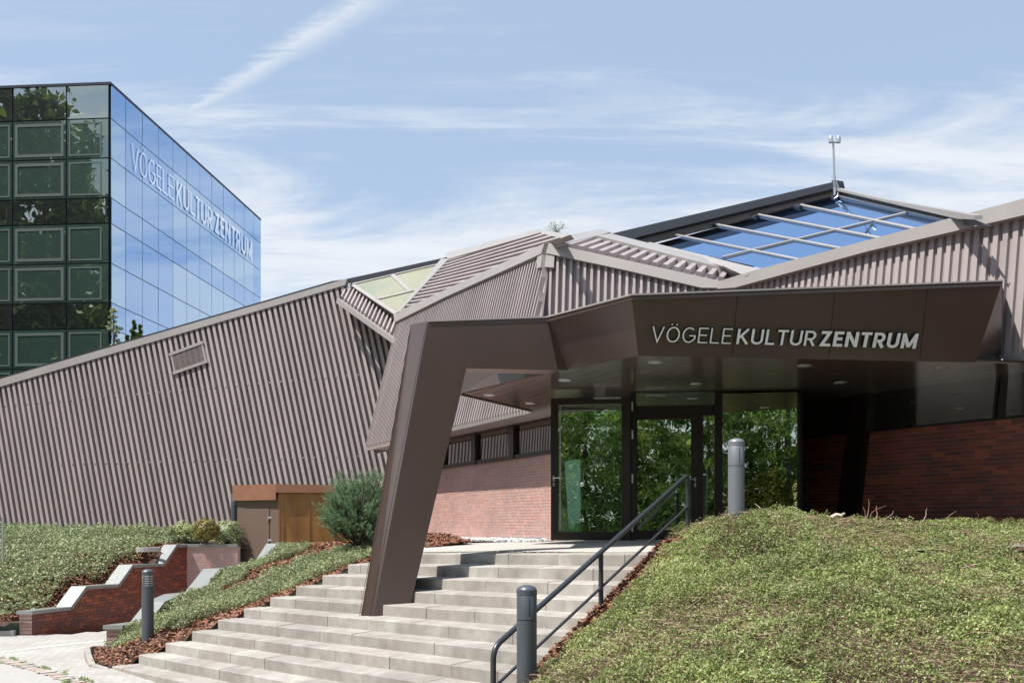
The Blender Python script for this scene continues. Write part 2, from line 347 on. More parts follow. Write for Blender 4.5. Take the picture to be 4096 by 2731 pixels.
def brickwork(parent, o, d, poly, ch=.065, bl=.25, gap=.011, proud=.008, m='brick', limit=300, eyeo=(0, 0, 0), phase=0.0):
    """bricks as single pieces on a vertical face: o origin, d run, poly in (s, z); nearest 'limit' are objects, rest one mesh"""
    d = Vector(d).normalized(); n = Vector((d.y, -d.x, 0)); o = Vector(o)
    if n.dot(o) > 0: n = -n
    up = Vector((0, 0, 1)); items = []
    s0, s1 = min(p[0] for p in poly), max(p[0] for p in poly); z0, z1 = min(p[1] for p in poly), max(p[1] for p in poly)
    row = 0; z = z0
    while z < z1:
        q0 = clip(poly, 1, z + gap / 2, z + ch - gap / 2)
        if q0:
            s = s0 - bl * ((row % 2) * .5 + (row % 3) * .21) + phase
            while s < s1:
                q = clip(q0, 0, s + gap / 2, s + bl - gap / 2)
                if q and area(q) > .0008: items.append((q, s + bl / 2, z + ch / 2, abs(area(q) - (bl - gap) * (ch - gap)) < 2e-5))
                s += bl
        z += ch; row += 1
    items.sort(key=lambda t: (o + d * t[1] + up * t[2]).length)
    full = MB().prism([d * a + up * b for a, b in ((-(bl - gap) / 2, -(ch - gap) / 2), ((bl - gap) / 2, -(ch - gap) / 2), ((bl - gap) / 2, (ch - gap) / 2), (-(bl - gap) / 2, (ch - gap) / 2))], n * (proud + .01))
    fme = full.mesh('brick'); fme.materials.append(M[m]); rest = MB(); base = -root_loc(parent)
    for i, (q, s, z, isfull) in enumerate(items):
        jit = random.uniform(-.002, .002)
        if i < limit:
            if isfull:
                b = bpy.data.objects.new('brick', fme); COL.objects.link(b); b.parent = parent; b.location = base + o + d * s + up * z + n * (jit - .01)
            else:
                MB().prism([o + d * a + up * c + n * (jit - .01) for a, c in q], n * (proud + .01)).build('brick', M[m], parent)
        else:
            rest.prism([o + d * a + up * c + n * (jit - .01) for a, c in q], n * (proud + .01))
    if rest.v:
        r = rest.build('brick_field', M[m], parent); r['kind'] = 'stuff'
class Field:
    """smooth height field through control points"""
    def __init__(s, pts, lam=1e-3):
        p = np.array(pts, float); s.p = p[:, :2]; n = len(p)
        r = np.linalg.norm(s.p[:, None] - s.p[None], axis=2); K = s.k(r) + lam * np.eye(n)
        A = np.zeros((n + 3, n + 3)); A[:n, :n] = K; A[:n, n] = 1; A[:n, n + 1:] = s.p; A[n, :n] = 1; A[n + 1:, :n] = s.p.T
        s.w = np.linalg.solve(A, np.r_[p[:, 2], 0, 0, 0])
    def k(s, r): return r
    def z(s, X, Y):
        X = np.asarray(X, float); Y = np.asarray(Y, float); r = np.sqrt((X[..., None] - s.p[:, 0]) ** 2 + (Y[..., None] - s.p[:, 1]) ** 2)
        n = len(s.p); return s.k(r) @ s.w[:n] + s.w[n] + s.w[n + 1] * X + s.w[n + 2] * Y
def vnoise(X, Y, sc, seed=0):
    X = X * sc; Y = Y * sc; xi = np.floor(X).astype(int); yi = np.floor(Y).astype(int); fx = X - xi; fy = Y - yi
    fx = fx * fx * (3 - 2 * fx); fy = fy * fy * (3 - 2 * fy)
    def hsh(a, b): v = np.sin(a * 127.1 + b * 311.7 + seed * 74.7) * 43758.5453; return v - np.floor(v)
    return (hsh(xi, yi) * (1 - fx) + hsh(xi + 1, yi) * fx) * (1 - fy) + (hsh(xi, yi + 1) * (1 - fx) + hsh(xi + 1, yi + 1) * fx) * fy
def inside(X, Y, poly):
    r = np.zeros(X.shape, bool); n = len(poly)
    for i in range(n):
        x0, y0 = poly[i]; x1, y1 = poly[(i + 1) % n]
        if y0 == y1: continue
        c = ((y0 > Y) != (y1 > Y)) & (X < (x1 - x0) * (Y - y0) / (y1 - y0) + x0); r ^= c
    return r
def terrain(name, fld, poly, step, m, lump=0.0, label=None, kind='structure', skirt=.3, dz=0.0):
    xs = [p[0] for p in poly]; ys = [p[1] for p in poly]
    gx = np.arange(min(xs) - step, max(xs) + step, step); gy = np.arange(min(ys) - step, max(ys) + step, step)
    GX, GY = np.meshgrid(gx, gy); Z = fld.z(GX, GY) + dz
    if lump: Z = Z + lump * (vnoise(GX, GY, 1.6) + .5 * vnoise(GX, GY, 4.1, 3) - .75)
    cx = (GX[:-1, :-1] + GX[1:, 1:]) / 2; cy = (GY[:-1, :-1] + GY[1:, 1:]) / 2; keep = inside(cx, cy, poly)
    nx = len(gx); idx = np.arange(GX.size).reshape(GX.shape); fs = np.stack([idx[:-1, :-1], idx[:-1, 1:], idx[1:, 1:], idx[1:, :-1]], -1)[keep]
    used = np.unique(fs); rm = -np.ones(GX.size, int); rm[used] = np.arange(len(used))
    me = bpy.data.meshes.new(name); me.from_pydata(np.stack([GX.ravel()[used], GY.ravel()[used], Z.ravel()[used]], 1).tolist(), [], rm[fs].tolist())
    me.polygons.foreach_set('use_smooth', [True] * len(me.polygons)); me.update()
    o = link(name, me, m); o['kind'] = kind
    if label: o['label'] = label
    return o
def scatter(fld, poly, n, seed=1, mask=None):
    r = np.random.default_rng(seed); xs = [p[0] for p in poly]; ys = [p[1] for p in poly]; out = []; tot = 0
    while tot < n:
        X = r.uniform(min(xs), max(xs), n * 2); Y = r.uniform(min(ys), max(ys), n * 2); k = inside(X, Y, poly)
        if mask is not None: k &= mask(X, Y, r.uniform(0, 1, X.shape))
        out.append(np.stack([X[k], Y[k]], 1)); tot += k.sum()
        if tot == 0: break
    XY = np.concatenate(out)[:n]; return XY[:, 0], XY[:, 1], fld.z(XY[:, 0], XY[:, 1])
def leaves(name, C, size, m, seed=2, flat=.6, aspect=.62, jitter=.35, up=(0, 0, 1)):
    r = np.random.default_rng(seed); n = len(C)
    N = r.normal(0, 1, (n, 3)) * (1 - flat) + np.array(up) * flat; N /= np.linalg.norm(N, axis=1)[:, None]
    T = np.cross(N, r.normal(0, 1, (n, 3))); T /= np.linalg.norm(T, axis=1)[:, None]; B = np.cross(N, T)
    s = size * r.uniform(1 - jitter, 1 + jitter, n)[:, None]
    V = np.stack([C - T * s, C + B * s * aspect - N * s * .15, C + T * s, C - B * s * aspect - N * s * .15], 1).reshape(-1, 3)
    me = np_mesh(name, V, 4); me.materials.append(m); o = bpy.data.objects.new(name, me); COL.objects.link(o); return o
def sticks(name, C, length, width, m, seed=3, flat=.8, parent=None):
    r = np.random.default_rng(seed); n = len(C); D = r.normal(0, 1, (n, 3)); D[:, 2] *= (1 - flat); D /= np.linalg.norm(D, axis=1)[:, None]
    S = np.cross(D, r.normal(0, 1, (n, 3))); S /= np.linalg.norm(S, axis=1)[:, None]
    l = (length * r.uniform(.4, 1.3, n))[:, None]; w = (width * r.uniform(.6, 1.4, n))[:, None]
    V = np.stack([C - D * l - S * w, C + D * l - S * w * .6, C + D * l + S * w * .6, C - D * l + S * w], 1).reshape(-1, 3)
    me = np_mesh(name, V, 4); me.materials.append(m); o = bpy.data.objects.new(name, me); COL.objects.link(o); return o

# stair frame shared by the steps, the beds and the pavement
TH = .8133; SU = Vector((math.sin(TH), math.cos(TH), 0)); SE = Vector((-math.cos(TH), math.sin(TH), 0))
D0, TR, Z0, CZ, DR = 9.8108, .3508, -.2334, -.0235, .1755
def step_pt(k, x):
    a = (x - HX) / F; D = D0 - k * TR; lam = D / (a * SU.x + SU.y); s = lam * (a * SE.x + SE.y); return D, s
def step_z(k, s): return Z0 - DR * k + CZ * s
def sp(D, s, z): return SU * D + SE * s + Vector((0, 0, z))
LEFT = {0: 1640, 1: 1392.4, 2: 1288.9, 3: 1184, 4: 1080, 5: 976, 6: 872, 7: 768, 8: 662, 9: 555, 10: 448, 11: 340}
RIGHT = {0: 2602.6, 1: 2543.4, 2: 2481.4, 3: 2417, 4: 2347, 5: 2272.5, 6: 2195, 7: 2115, 8: 2030, 9: 1940, 10: 1840, 11: 1740}
PZ = -2.42

# ------------------------------------------------------------------ ground, pavement, road
g = MB().poly([Vector((-900, -300, -3.6)), Vector((900, -300, -3.6)), Vector((900, 1500, -3.6)), Vector((-900, 1500, -3.6))]).build('ground', M['grass']); g['kind'] = 'structure'; g['label'] = 'flat grassy ground stretching to the horizon'
gdir = Vector((.235, .972, 0)).normalized()                     # run of the ramp walls
W1 = P(130, 2535, 20.9); W1 = Vector((W1.x, W1.y, 0))
W2 = P(489, 2498, 18.0); W2 = Vector((W2.x, W2.y, 0))
pv = Field([(-30, 5, PZ), (5, 2, PZ), (-12, 20.9, PZ - .0), (W1.x, W1.y, PZ), (W2.x, W2.y, PZ), (-7, 16, PZ + .02), (-6.4, 15.8, PZ + .01), (-4, 9, PZ), (0, 6, PZ), (-9, 12, PZ), (-16, 15, PZ), (-20, 25, PZ),
            (W1.x + gdir.x * 3, W1.y + gdir.y * 3, PZ - .13), (W2.x + gdir.x * 5, W2.y + gdir.y * 5, PZ - .2), (W1.x + gdir.x * 6.5, W1.y + gdir.y * 6.5, PZ - .55), (W2.x + gdir.x * 9, W2.y + gdir.y * 9, PZ - .55), (8, -6, PZ), (-12, -8, PZ), (8, 3, PZ)])
# sett row between the pavement and the road
B0, B1 = P(-60, 2622, 3940 * 2.42 / (2622 - 2083)), P(395, 2755, 3940 * 2.42 / (2755 - 2083))
bd = (B1 - B0); bd.z = 0; bd.normalize(); bn = Vector((-bd.y, bd.x, 0)); b0 = Vector((B0.x, B0.y, 0))
if bn.y < 0: bn = -bn
A_, Z_ = b0 - bd * 12, b0 + bd * 16
road_poly = [tuple((A_)[:2]), tuple(Z_[:2]), (10, -12), (-40, -12), (-40, 10)]
terrain('pavement', pv, [tuple((A_ + bn * .1)[:2]), tuple((Z_ + bn * .1)[:2]), (12, -2), (12, 5), (1.5, 8), (-2.5, 12.6), (-6.0, 16.6), (-6.0, 18), (-4.2, 26.5), (-8.0, 27), (-9.6, 21.2), (-10.2, 21.3), (-14, 21.1), (-30, 21.1)], .25, M['pave'], label='light grey block paving between the steps and the planted beds')
terrain('road', pv, road_poly, .5, M['asph'], label='pale asphalt road in the lower left corner', dz=-.006)
kerb = thing('sett_border', (b0.x, b0.y, PZ), 'row of reddish stone setts between asphalt and paving at lower left', 'kerb')
for i in range(150):
    c = b0 + bd * (-3 + i * .105); wv = .048 + random.uniform(-.004, .002); off = random.uniform(-.012, .012); z = float(pv.z(c.x, c.y))
    jx = random.uniform(-.10, .10); a2 = (bd + bn * jx).normalized(); b2 = Vector((-a2.y, a2.x, 0))
    l2 = .105 + random.uniform(-.02, .012)
    MB().prism([c + bn * off + a2 * (s * wv * k) + b2 * (t * l2) + Vector((0, 0, z - .05)) for s, t, k in ((-1, -1, 1), (1, -1, .95), (1, 1, 1), (-1, 1, .93))], (0, 0, .058 + random.uniform(-.006, .008))).build('sett', M['cobble'], kerb)
G = []
for i in range(34):
    s = random.choice([-2.4, -1.6, .3, 1.1, 1.9, 2.6, 3.4, 4.2]) + random.gauss(0, .16); c = b0 + bd * s + bn * (random.choice([-.13, .13]) + random.gauss(0, .02))
    for j in range(16): G.append((c.x + random.gauss(0, .03), c.y + random.gauss(0, .03), PZ + .022 + random.uniform(0, .03)))
o = sticks('kerb_grass', np.array(G), .035, .004, M['tree'], flat=.2); tag(o, kind='stuff', label='tufts of grass growing along the sett border')
# painted line
l0, l1 = P(-20, 2616, 3940 * 2.42 / (2616 - 2083)), P(455, 2556, 3940 * 2.44 / (2556 - 2083))
ln = MB(); q = []
for i in range(25):
    p = l0.lerp(l1, i / 24); q.append(p)
pd = (l1 - l0); pd.z = 0; pd.normalize(); pn = Vector((-pd.y, pd.x, 0)) * .05
for a, b in zip(q, q[1:]):
    za, zb = float(pv.z(a.x, a.y)) + .005, float(pv.z(b.x, b.y)) + .005
    ln.poly([Vector((a.x - pn.x, a.y - pn.y, za)), Vector((b.x - pn.x, b.y - pn.y, zb)), Vector((b.x + pn.x, b.y + pn.y, zb)), Vector((a.x + pn.x, a.y + pn.y, za))])
o = ln.build('painted_line', M['line']); tag(o, 'worn white line painted across the block paving', None, kind='structure')

# ------------------------------------------------------------------ entrance steps
D9, s9 = step_pt(9, 555)
stairs = thing('entrance_steps', tuple(sp(D9, s9, step_z(9, s9))), 'wide flight of grey concrete block steps rising to the entrance doors', 'steps')
def block(k, s0, s1, notch=None):
    D = D0 - k * TR; zf = lambda s: step_z(k, s); g_ = .004; dz = random.uniform(-.003, .003); du = random.uniform(-.003, .003)
    bk = D + TR + .02; drop = DR - .155
    vs = []
    for s in (s0 + g_, s1 - g_):
        z = zf(s) + dz
        prof = [(D + du, z - .26), (D + du, z - .010), (D + du + .010, z), (bk, z + drop + .0), (bk, z - .26)]
        vs += [sp(u, s, zz) for u, zz in prof]
    n = 5; mb = MB().add(vs, [(4, 3, 2, 1, 0), (5, 6, 7, 8, 9)] + [(i, (i + 1) % n, n + (i + 1) % n, n + i) for i in range(n)])
    mb.build('step_block', M['conc'], stairs)
for k in range(0, 12):
    _, sl = step_pt(k, LEFT[k]); _, sr = step_pt(k, RIGHT[k]); sr -= .02
    if k == 0: sl = 13.2
    s = sr; cuts = [sr]; r = random.Random(100 + k); s = sr + r.uniform(.35, 1.0)
    while s < sl - .35:
        cuts.append(s); s += r.choice([1.0, 1.0, 1.2, 1.2, .8])
    cuts.append(sl)
    for a, b in zip(cuts, cuts[1:]): block(k, a, b)
# landing in front of the doors
_, s0r = step_pt(0, 2602.6)
lp = [(D0 + .30, 4.0, -.325), (D0 + .30, 13.0, -.545)]
lf = Field([(*(SU * (D0 + TR) + SE * 5.5)[:2], -.345), (*(SU * (D0 + TR) + SE * 9)[:2], -.425), (*(SU * (D0 + TR) + SE * 13.2)[:2], -.52), (2.0, 16.8, -.325), (5.0, 16.2, -.29), (.8, 20.4, -.42), (-2.4, 27.6, -.52), (7.5, 14.5, -.2), (-3, 18, -.5), (-4.5, 24, -.52)])
q0 = (SU * (D0 + TR - .03) + SE * 5.2); q1 = (SU * (D0 + TR - .03) + SE * 13.25)
land_poly = [tuple(q0[:2]), tuple(q1[:2]), (-2.0, 18.2), (-.9, 20.2), (.2, 20.6), (.9, 20.2), (4.6, 18.6), (8.5, 14.0), (8.0, 11)]
terrain('landing', lf, land_poly, .12, M['landing'], label='pale concrete forecourt in front of the glass doors')
def inp(p, poly): return bool(inside(np.array([p[0]]), np.array([p[1]]), poly)[0])
# flat slab sizes drawn by fine joints
jn = MB()
for i in range(16):
    s = 5.5 + i * .5
    a = SU * (D0 + TR + .02) + SE * s; b = a + SU * 5.5
    for t in range(22):
        p, q = a.lerp(b, t / 22), a.lerp(b, (t + 1) / 22)
        if not (inp(p, land_poly) and inp(q, land_poly)): continue
        jn.poly([Vector((p.x - .002, p.y, float(lf.z(p.x, p.y)) + .003)), Vector((p.x + .002, p.y, float(lf.z(p.x, p.y)) + .003)), Vector((q.x + .002, q.y, float(lf.z(q.x, q.y)) + .003)), Vector((q.x - .002, q.y, float(lf.z(q.x, q.y)) + .003))])
o = jn.build('landing_joints', M['mortar']); o['kind'] = 'structure'

# ------------------------------------------------------------------ brick walls under the cladding
S = 2.19
aW = Vector((-.41, .91, 0)).normalized(); nW = Vector((-aW.y, aW.x, 0));
if nW.x > 0: nW = -nW
LW = P(2206, 2083, 20.45)
ZT = 1.39
lw = thing('brick_wall', (LW.x, LW.y, -.45), 'brick wall coloured sunlit pink behind the slanting pillar, beside the doors', 'wall')
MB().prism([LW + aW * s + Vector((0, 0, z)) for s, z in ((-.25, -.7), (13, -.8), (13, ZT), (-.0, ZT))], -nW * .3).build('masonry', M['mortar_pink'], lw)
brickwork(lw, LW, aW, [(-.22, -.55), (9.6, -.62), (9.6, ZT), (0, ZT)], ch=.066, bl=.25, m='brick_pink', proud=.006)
g1, g2 = LW + aW * .35, LW + aW * 2.6
pl_ = MB(); pl_.prism([g1 + Vector((0, 0, -.44)), g2 + Vector((0, 0, -.46)), g2 + Vector((0, 0, -.36)), g1 + Vector((0, 0, -.34))], nW * .03)
for i in range(9):
    c = g1.lerp(g2, (i + .5) / 9) + Vector((0, 0, -.365)) + nW * .03; pl_.box(c, .008, .008, .008)
pl_.build('base_strip', M['galv'], lw)
RW = P(3430, 2083, 17.2); RB = P(4096, 2083, 14.58); aR = (RB - RW).normalized(); RT = 1.528
if True:
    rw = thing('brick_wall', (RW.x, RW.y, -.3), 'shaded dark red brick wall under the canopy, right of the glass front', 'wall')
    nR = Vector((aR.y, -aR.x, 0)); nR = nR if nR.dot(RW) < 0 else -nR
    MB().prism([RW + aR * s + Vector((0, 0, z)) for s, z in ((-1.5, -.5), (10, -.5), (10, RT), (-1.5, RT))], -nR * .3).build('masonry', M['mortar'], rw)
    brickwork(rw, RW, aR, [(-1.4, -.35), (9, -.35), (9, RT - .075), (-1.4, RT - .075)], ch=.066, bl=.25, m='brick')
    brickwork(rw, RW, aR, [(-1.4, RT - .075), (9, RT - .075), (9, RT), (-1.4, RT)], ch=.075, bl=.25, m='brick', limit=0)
# pebble strips
def pebbles(name, a, b, wdt, n, fld, label, size=.045):
    mb = MB(); pts = []
    for i in range(n):
        t = random.random(); w = random.uniform(0, wdt); p = a.lerp(b, t) + nW * w; z = float(fld.z(p.x, p.y)) + random.uniform(0, .03)
        r = size * random.uniform(.5, 1.3); ax = Vector((random.gauss(0, 1), random.gauss(0, 1), random.gauss(0, .3))).normalized(); ay = ax.cross(Vector((0, 0, 1))).normalized(); az = ax.cross(ay)
        ph = random.random() * 6; v = []
        for zz, rr in ((-.45, .7), (.45, .7)):
            v += [Vector((p.x, p.y, z)) + ax * (r * 1.25 * rr * math.cos(ph + k * 1.2566)) + ay * (r * rr * math.sin(ph + k * 1.2566) * random.uniform(.8, 1.1)) + az * (r * zz * .7) for k in range(5)]
        v += [Vector((p.x, p.y, z)) - az * r * .55, Vector((p.x, p.y, z)) + az * r * .55]
        mb.add(v, [(i_, (i_ + 1) % 5, 5 + (i_ + 1) % 5, 5 + i_) for i_ in range(5)] + [((i_ + 1) % 5, i_, 10) for i_ in range(5)] + [(5 + i_, 5 + (i_ + 1) % 5, 11) for i_ in range(5)])
    o = mb.build(name, M['pebble'], None, True); tag(o, label, kind='stuff')
pebbles('pebble_strip', LW + aW * -.1 + nW * .02, LW + aW * 9 + nW * .02, .75, 2300, lf, 'white and grey pebbles along the foot of the pink brick wall', .055)
pebbles('pebble_strip', RW + aR * 1.0, RW + aR * 5.5, .6, 1100, Field([(4, 17, -.25), (9, 12, -.12), (6, 16, -.2), (8, 15, -.14), (5, 14, -.2)]), 'white pebbles at the foot of the dark brick wall at right', .05)

# ------------------------------------------------------------------ the building
bld = thing('culture_building', (0.5, 22, -.5), 'low angular building clad in brown corrugated metal with skylights in its folded roof', 'building')
UPW = Vector((.91 * .26, .41 * .26, 1.0))
C1 = plane2(P(2093, 1650, 20.0), aW, UPW)
c1 = lambda x, y: hit(C1, x, y)
JR = hit(plane2(P(4086, 874, 14.15), aR, Vector((.105, .06, 1))), 2889, 1137)
RPL = plane2(P(4086, 874, 14.15), aR, Vector((.105, .06, 1)))
rp = lambda x, y: hit(RPL, x, y)
A1 = c1(2205, 985)
C2 = plane2(A1, JR - A1, Vector((.0, .16, 1)))
c2 = lambda x, y: hit(C2, x, y)
corrugated(bld, C1, [c1(1475, 1788), c1(1599, 1292), c1(2192, 1024), c1(2188, 1075), c1(2160, 1300), c1(2210, 1622)], UPW, .150, .058, .052, .11, name='left_cladding')
corrugated(bld, C2, [c2(2198, 1024), c2(2889, 1163), c2(2889, 1420), c2(2130, 1420), c2(2165, 1262)], c2(2210, 1050) - c2(2204, 1250), .150, .060, .052, .10, name='front_cladding')
corrugated(bld, RPL, [rp(2880, 1152), rp(5300, 577), rp(5300, 1285), rp(4020, 1427), rp(3980, 1440), rp(2880, 1500)], Vector((.105, .06, 1)), .155, .094, .080, .055, name='right_cladding')
# left wing
LPL = plane2(P(1384, 1141, 34.5), Vector((-.99, .13, 0)), Vector((.012, .10, 1)))
lp_ = lambda x, y: hit(LPL, x, y)
RDL = Vector((-.245, .05, 1))
corrugated(bld, LPL, [lp_(-1500, 1996), lp_(1378, 1152), lp_(1420, 1165), lp_(1600, 1330), lp_(1580, 2150), lp_(-1500, 2240)], RDL, .2095, .108, .102, .22, name='left_wing_cladding', phase=.3)
slab('left_wing_cap', [lp_(-1500, 1961), lp_(1397, 1124), lp_(1388, 1150), lp_(-1500, 2000)], LPL, .26, M['cap'], bld)
slab('left_wing_cap_edge', [lp_(-1500, 1948), lp_(1331, 1127), lp_(1397, 1119), lp_(1397, 1123.5), lp_(-1500, 1960.5)], LPL, .08, M['clad_dark'], bld, .0)
slab('upstand', [lp_(1320, 1131), lp_(1792, 1028), lp_(1780, 1054), lp_(1408, 1145), lp_(1400, 1128)], LPL, .12, M['clad_dark'], bld, -.1)
# screw rows
sc_ = MB(); nl = facing(LPL)
for x0, y0, x1, y1, n in ((0, 1868, 1440, 1828, 34), (-10, 1572 + 60, 1440, 1505, 34)):
    for i in range(n):
        x = x0 + (x1 - x0) * i / (n - 1); y = y0 + (y1 - y0) * i / (n - 1); sc_.box(lp_(x, y) + nl * .22, .02, .02, .02)
sc_.build('screws', M['steel'], bld)['kind'] = 'stuff'
# louvre in the left wing
lv = [lp_(704, 1432), lp_(816, 1390), lp_(832, 1450), lp_(716, 1492)]
lo = slab('louvre', lv, LPL, .05, M['black'], bld, .15)
for i in range(12):
    t = (i + .7) / 12.6; a = lv[0].lerp(lv[3], t); b = lv[1].lerp(lv[2], t); MB().bar(a + nl * .23, b + nl * .23, .014, .05, nl).build('slat', M['clad'], lo)
for a, b in ((lp_(690, 1427), lp_(826, 1377)), (lp_(706, 1500), lp_(843, 1452))): MB().bar(a + nl * .24, b + nl * .24, .10, .08, nl).build('frame', M['cap'], lo)
for a, b in ((lp_(698, 1428), lp_(713, 1496)), (lp_(821, 1386), lp_(836, 1452))): MB().bar(a + nl * .23, b + nl * .23, .07, .07, nl).build('frame', M['cap'], lo)
# little valley roof and matt skylight
V0, V1, V2 = P(1362, 1188, 34.0), c1(1588, 1362), c1(1600, 1284)
S1 = plane3(V0, V1, P(1404, 1150, 34.6)); s1 = lambda x, y: hit(S1, x, y)
corrugated(bld, S1, [s1(1378, 1160), s1(1408, 1146), s1(1600, 1284), s1(1590, 1358), s1(1366, 1196)], s1(1440, 1175) - s1(1410, 1235), .165, .075, .062, .11, name='valley_roof')
MB().bar(s1(1352, 1203), s1(1588, 1371), .12, .16).build('gutter', M['cap'], bld)
slab('skylight_curb', [s1(1396, 1141), s1(1410, 1139), s1(1604, 1270), s1(1600, 1290)], S1, .06, M['cap'], bld, .02)
K1 = plane3(P(1408, 1145, 34.4), P(1778, 1060, 33.6), c1(1597, 1270)); k1 = lambda x, y: hit(K1, x, y)
sk1 = slab('matt_skylight', [k1(1412, 1144), k1(1774, 1060), k1(1597, 1266)], K1, .03, M['glass_sky2'], bld)
for a, b, w in (((1573, 1106), (1640, 1170), .13), ((1505, 1203), (1694, 1158), .11), ((1415, 1146), (1600, 1270), .13), ((1412, 1142), (1774, 1058), .07)):
    MB().bar(k1(*a) + facing(K1) * .045, k1(*b) + facing(K1) * .045, w, .05, facing(K1)).build('glazing_bar', M['cap'], sk1)
F1 = plane3(c1(1597, 1264), c1(2205, 987), P(1786, 1045, 33.0)); f1 = lambda x, y: hit(F1, x, y)
corrugated(bld, F1, [f1(1802, 1050), f1(2182, 951), f1(2268, 972), f1(2200, 990), f1(1610, 1262)], f1(2100, 985) - f1(1800, 1070), .175, .068, .056, .14, name='upper_left_roof')
slab('roof_cap', [f1(1792, 1029), f1(2175, 938), f1(2182, 953), f1(1806, 1052)], F1, .14, M['cap'], bld, .03)
slab('roof_cap', [f1(2175, 938), f1(2300, 960), f1(2262, 974), f1(2182, 953)], F1, .12, M['cap'], bld, .02)
slab('roof_cap', [f1(1778, 1048), f1(1808, 1050), f1(1612, 1262), f1(1597, 1268)], F1, .12, M['cap'], bld, .04)
slab('left_cap', [c1(1594, 1262), c1(2205, 985), c1(2192, 1026), c1(1800, 1198), c1(1597, 1296)], C1, .14, M['cap'], bld, .03)
slab('front_cap', [c2(2205, 985), c2(2889, 1137), c2(2889, 1164), c2(2811, 1163), c2(2505, 1092), c2(2193, 1025)], C2, .14, M['cap'], bld, .03)
slab('corner_cap', [c2(2193, 1022), c2(2226, 1030), c2(2223, 1081), c2(2187, 1078)], C2, .10, M['cap'], bld, .05)
slab('corner_cap', [c1(2174, 1030), c1(2193, 1022), c1(2187, 1078), c1(2170, 1084)], C1, .10, M['cap'], bld, .05)
slab('right_cap', [rp(2889, 1137), rp(3043, 1090), rp(5300, 500), rp(5300, 607), rp(4096, 880), rp(3500, 1015), rp(2966, 1158), rp(2889, 1164)], RPL, .14, M['cap'], bld, .03)
# lower flashings of the claddings
MB().bar(c1(1470, 1794), c1(2215, 1620), .10, .12).build('eaves_flashing', M['cap'], bld)
MB().bar(rp(4022, 1436), rp(5300, 1294), .12, .12).build('eaves_flashing', M['cap'], bld)
e0, e1 = c1(1475, 1790), c1(2210, 1622)
MB().prism([e0, e1, e1 - nW * .85, e0 - nW * .85], (0, 0, -.05)).build('eaves_soffit', M['clad'], bld)
# right hand folded roof
F2 = plane3(A1, JR, P(2412, 945, 24.8)); f2 = lambda x, y: hit(F2, x, y); F2O = (F2[0] + facing(F2) * .17, F2[1]); fo = lambda x, y: hit(F2O, x, y)
corrugated(bld, F2, [f2(2225, 987), f2(2430, 955), f2(2960, 1092), f2(2889, 1132)], f2(2560, 985) - f2(2440, 1040), .235, .120, .100, .12, name='upper_front_roof', phase=.2)
slab('roof_cap', [f2(2212, 985), f2(2300, 957), f2(2395, 937), f2(2440, 949), f2(2310, 985), f2(2260, 997)], F2, .10, M['cap'], bld, .03)
slab('roof_cap', [fo(2385, 942), fo(2445, 934), fo(3060, 1090), fo(2985, 1113), fo(2900, 1074), fo(2458, 960)], F2, -.16, M['cap'], bld, .0)
K2 = plane3(rp(3063, 1080), rp(3808, 893), P(3346, 790, 20.9)); k2 = lambda x, y: hit(K2, x, y); nk = facing(K2)
slab('roof_cap', [k2(2445, 934), k2(3060, 1090), k2(2985, 1113), k2(2900, 1074), k2(2458, 960)], K2, .05, M['cap'], bld, .0)
sk2 = slab('skylight', [k2(2625, 980), k2(3346, 786), k2(3815, 897), k2(3070, 1082)], K2, .03, M['glass_sky'], bld)
for a, b in (((3357, 793), (3806, 894)), ((3207, 830), (3678, 929)), ((3037, 868), (3538, 965)), ((2862, 905), (3372, 1004)), ((2686, 943), (3203, 1048))):
    MB().bar(k2(*a) + nk * .06, k2(*b) + nk * .04, .042, .04, nk).build('glazing_bar', M['cap'], sk2)
MB().bar(k2(2895, 1037) + nk * .05, k2(3632, 858) + nk * .035, .05, .04, nk).build('glazing_bar', M['cap'], sk2)
for a in ((3340, 790), (3190, 828), (3015, 866), (2840, 903), (2665, 942)):
    MB().bar(k2(*a) + nk * .05, k2(a[0] + 22, a[1] + 5) + nk * .05, .16, .05, nk).build('bracket', M['clad_dark'], sk2)
# tall dark upstands around the big skylight
q = [k2(2600, 975), k2(3346, 786)]; UPK = plane2(q[0], q[1] - q[0], Vector((0, 0, 1))); uk = lambda x, y: hit(UPK, x, y)
slab('upstand', [uk(2455, 938), uk(3373, 727), uk(3378, 752), uk(2540, 957)], UPK, .12, M['clad_dark'], bld, .02)
slab('upstand', [uk(2490, 945), uk(3352, 748), uk(3346, 790), uk(2600, 975)], UPK, .02, M['panel'], bld, -.02)
q2 = [k2(3346, 786), k2(3880, 905)]; UQ = plane2(q2[0], q2[1] - q2[0], Vector((0, 0, 1))); uq = lambda x, y: hit(UQ, x, y)
slab('upstand', [uq(3352, 756), uq(3880, 872), uq(3960, 905), uq(3815, 898), uq(3352, 794)], UQ, .02, M['clad_dark'], bld, -.02)
slab('upstand_cap', [uq(3355, 750), uq(3550, 795), uq(3930, 861), uq(3930, 878), uq(3860, 875), uq(3356, 760)], UQ, .12, M['cap'], bld, .0)
slab('upstand_cap', [uk(3352, 728), uk(3375, 726), uk(3381, 755), uk(3358, 760)], UPK, .16, M['clad_dark'], bld, .01)
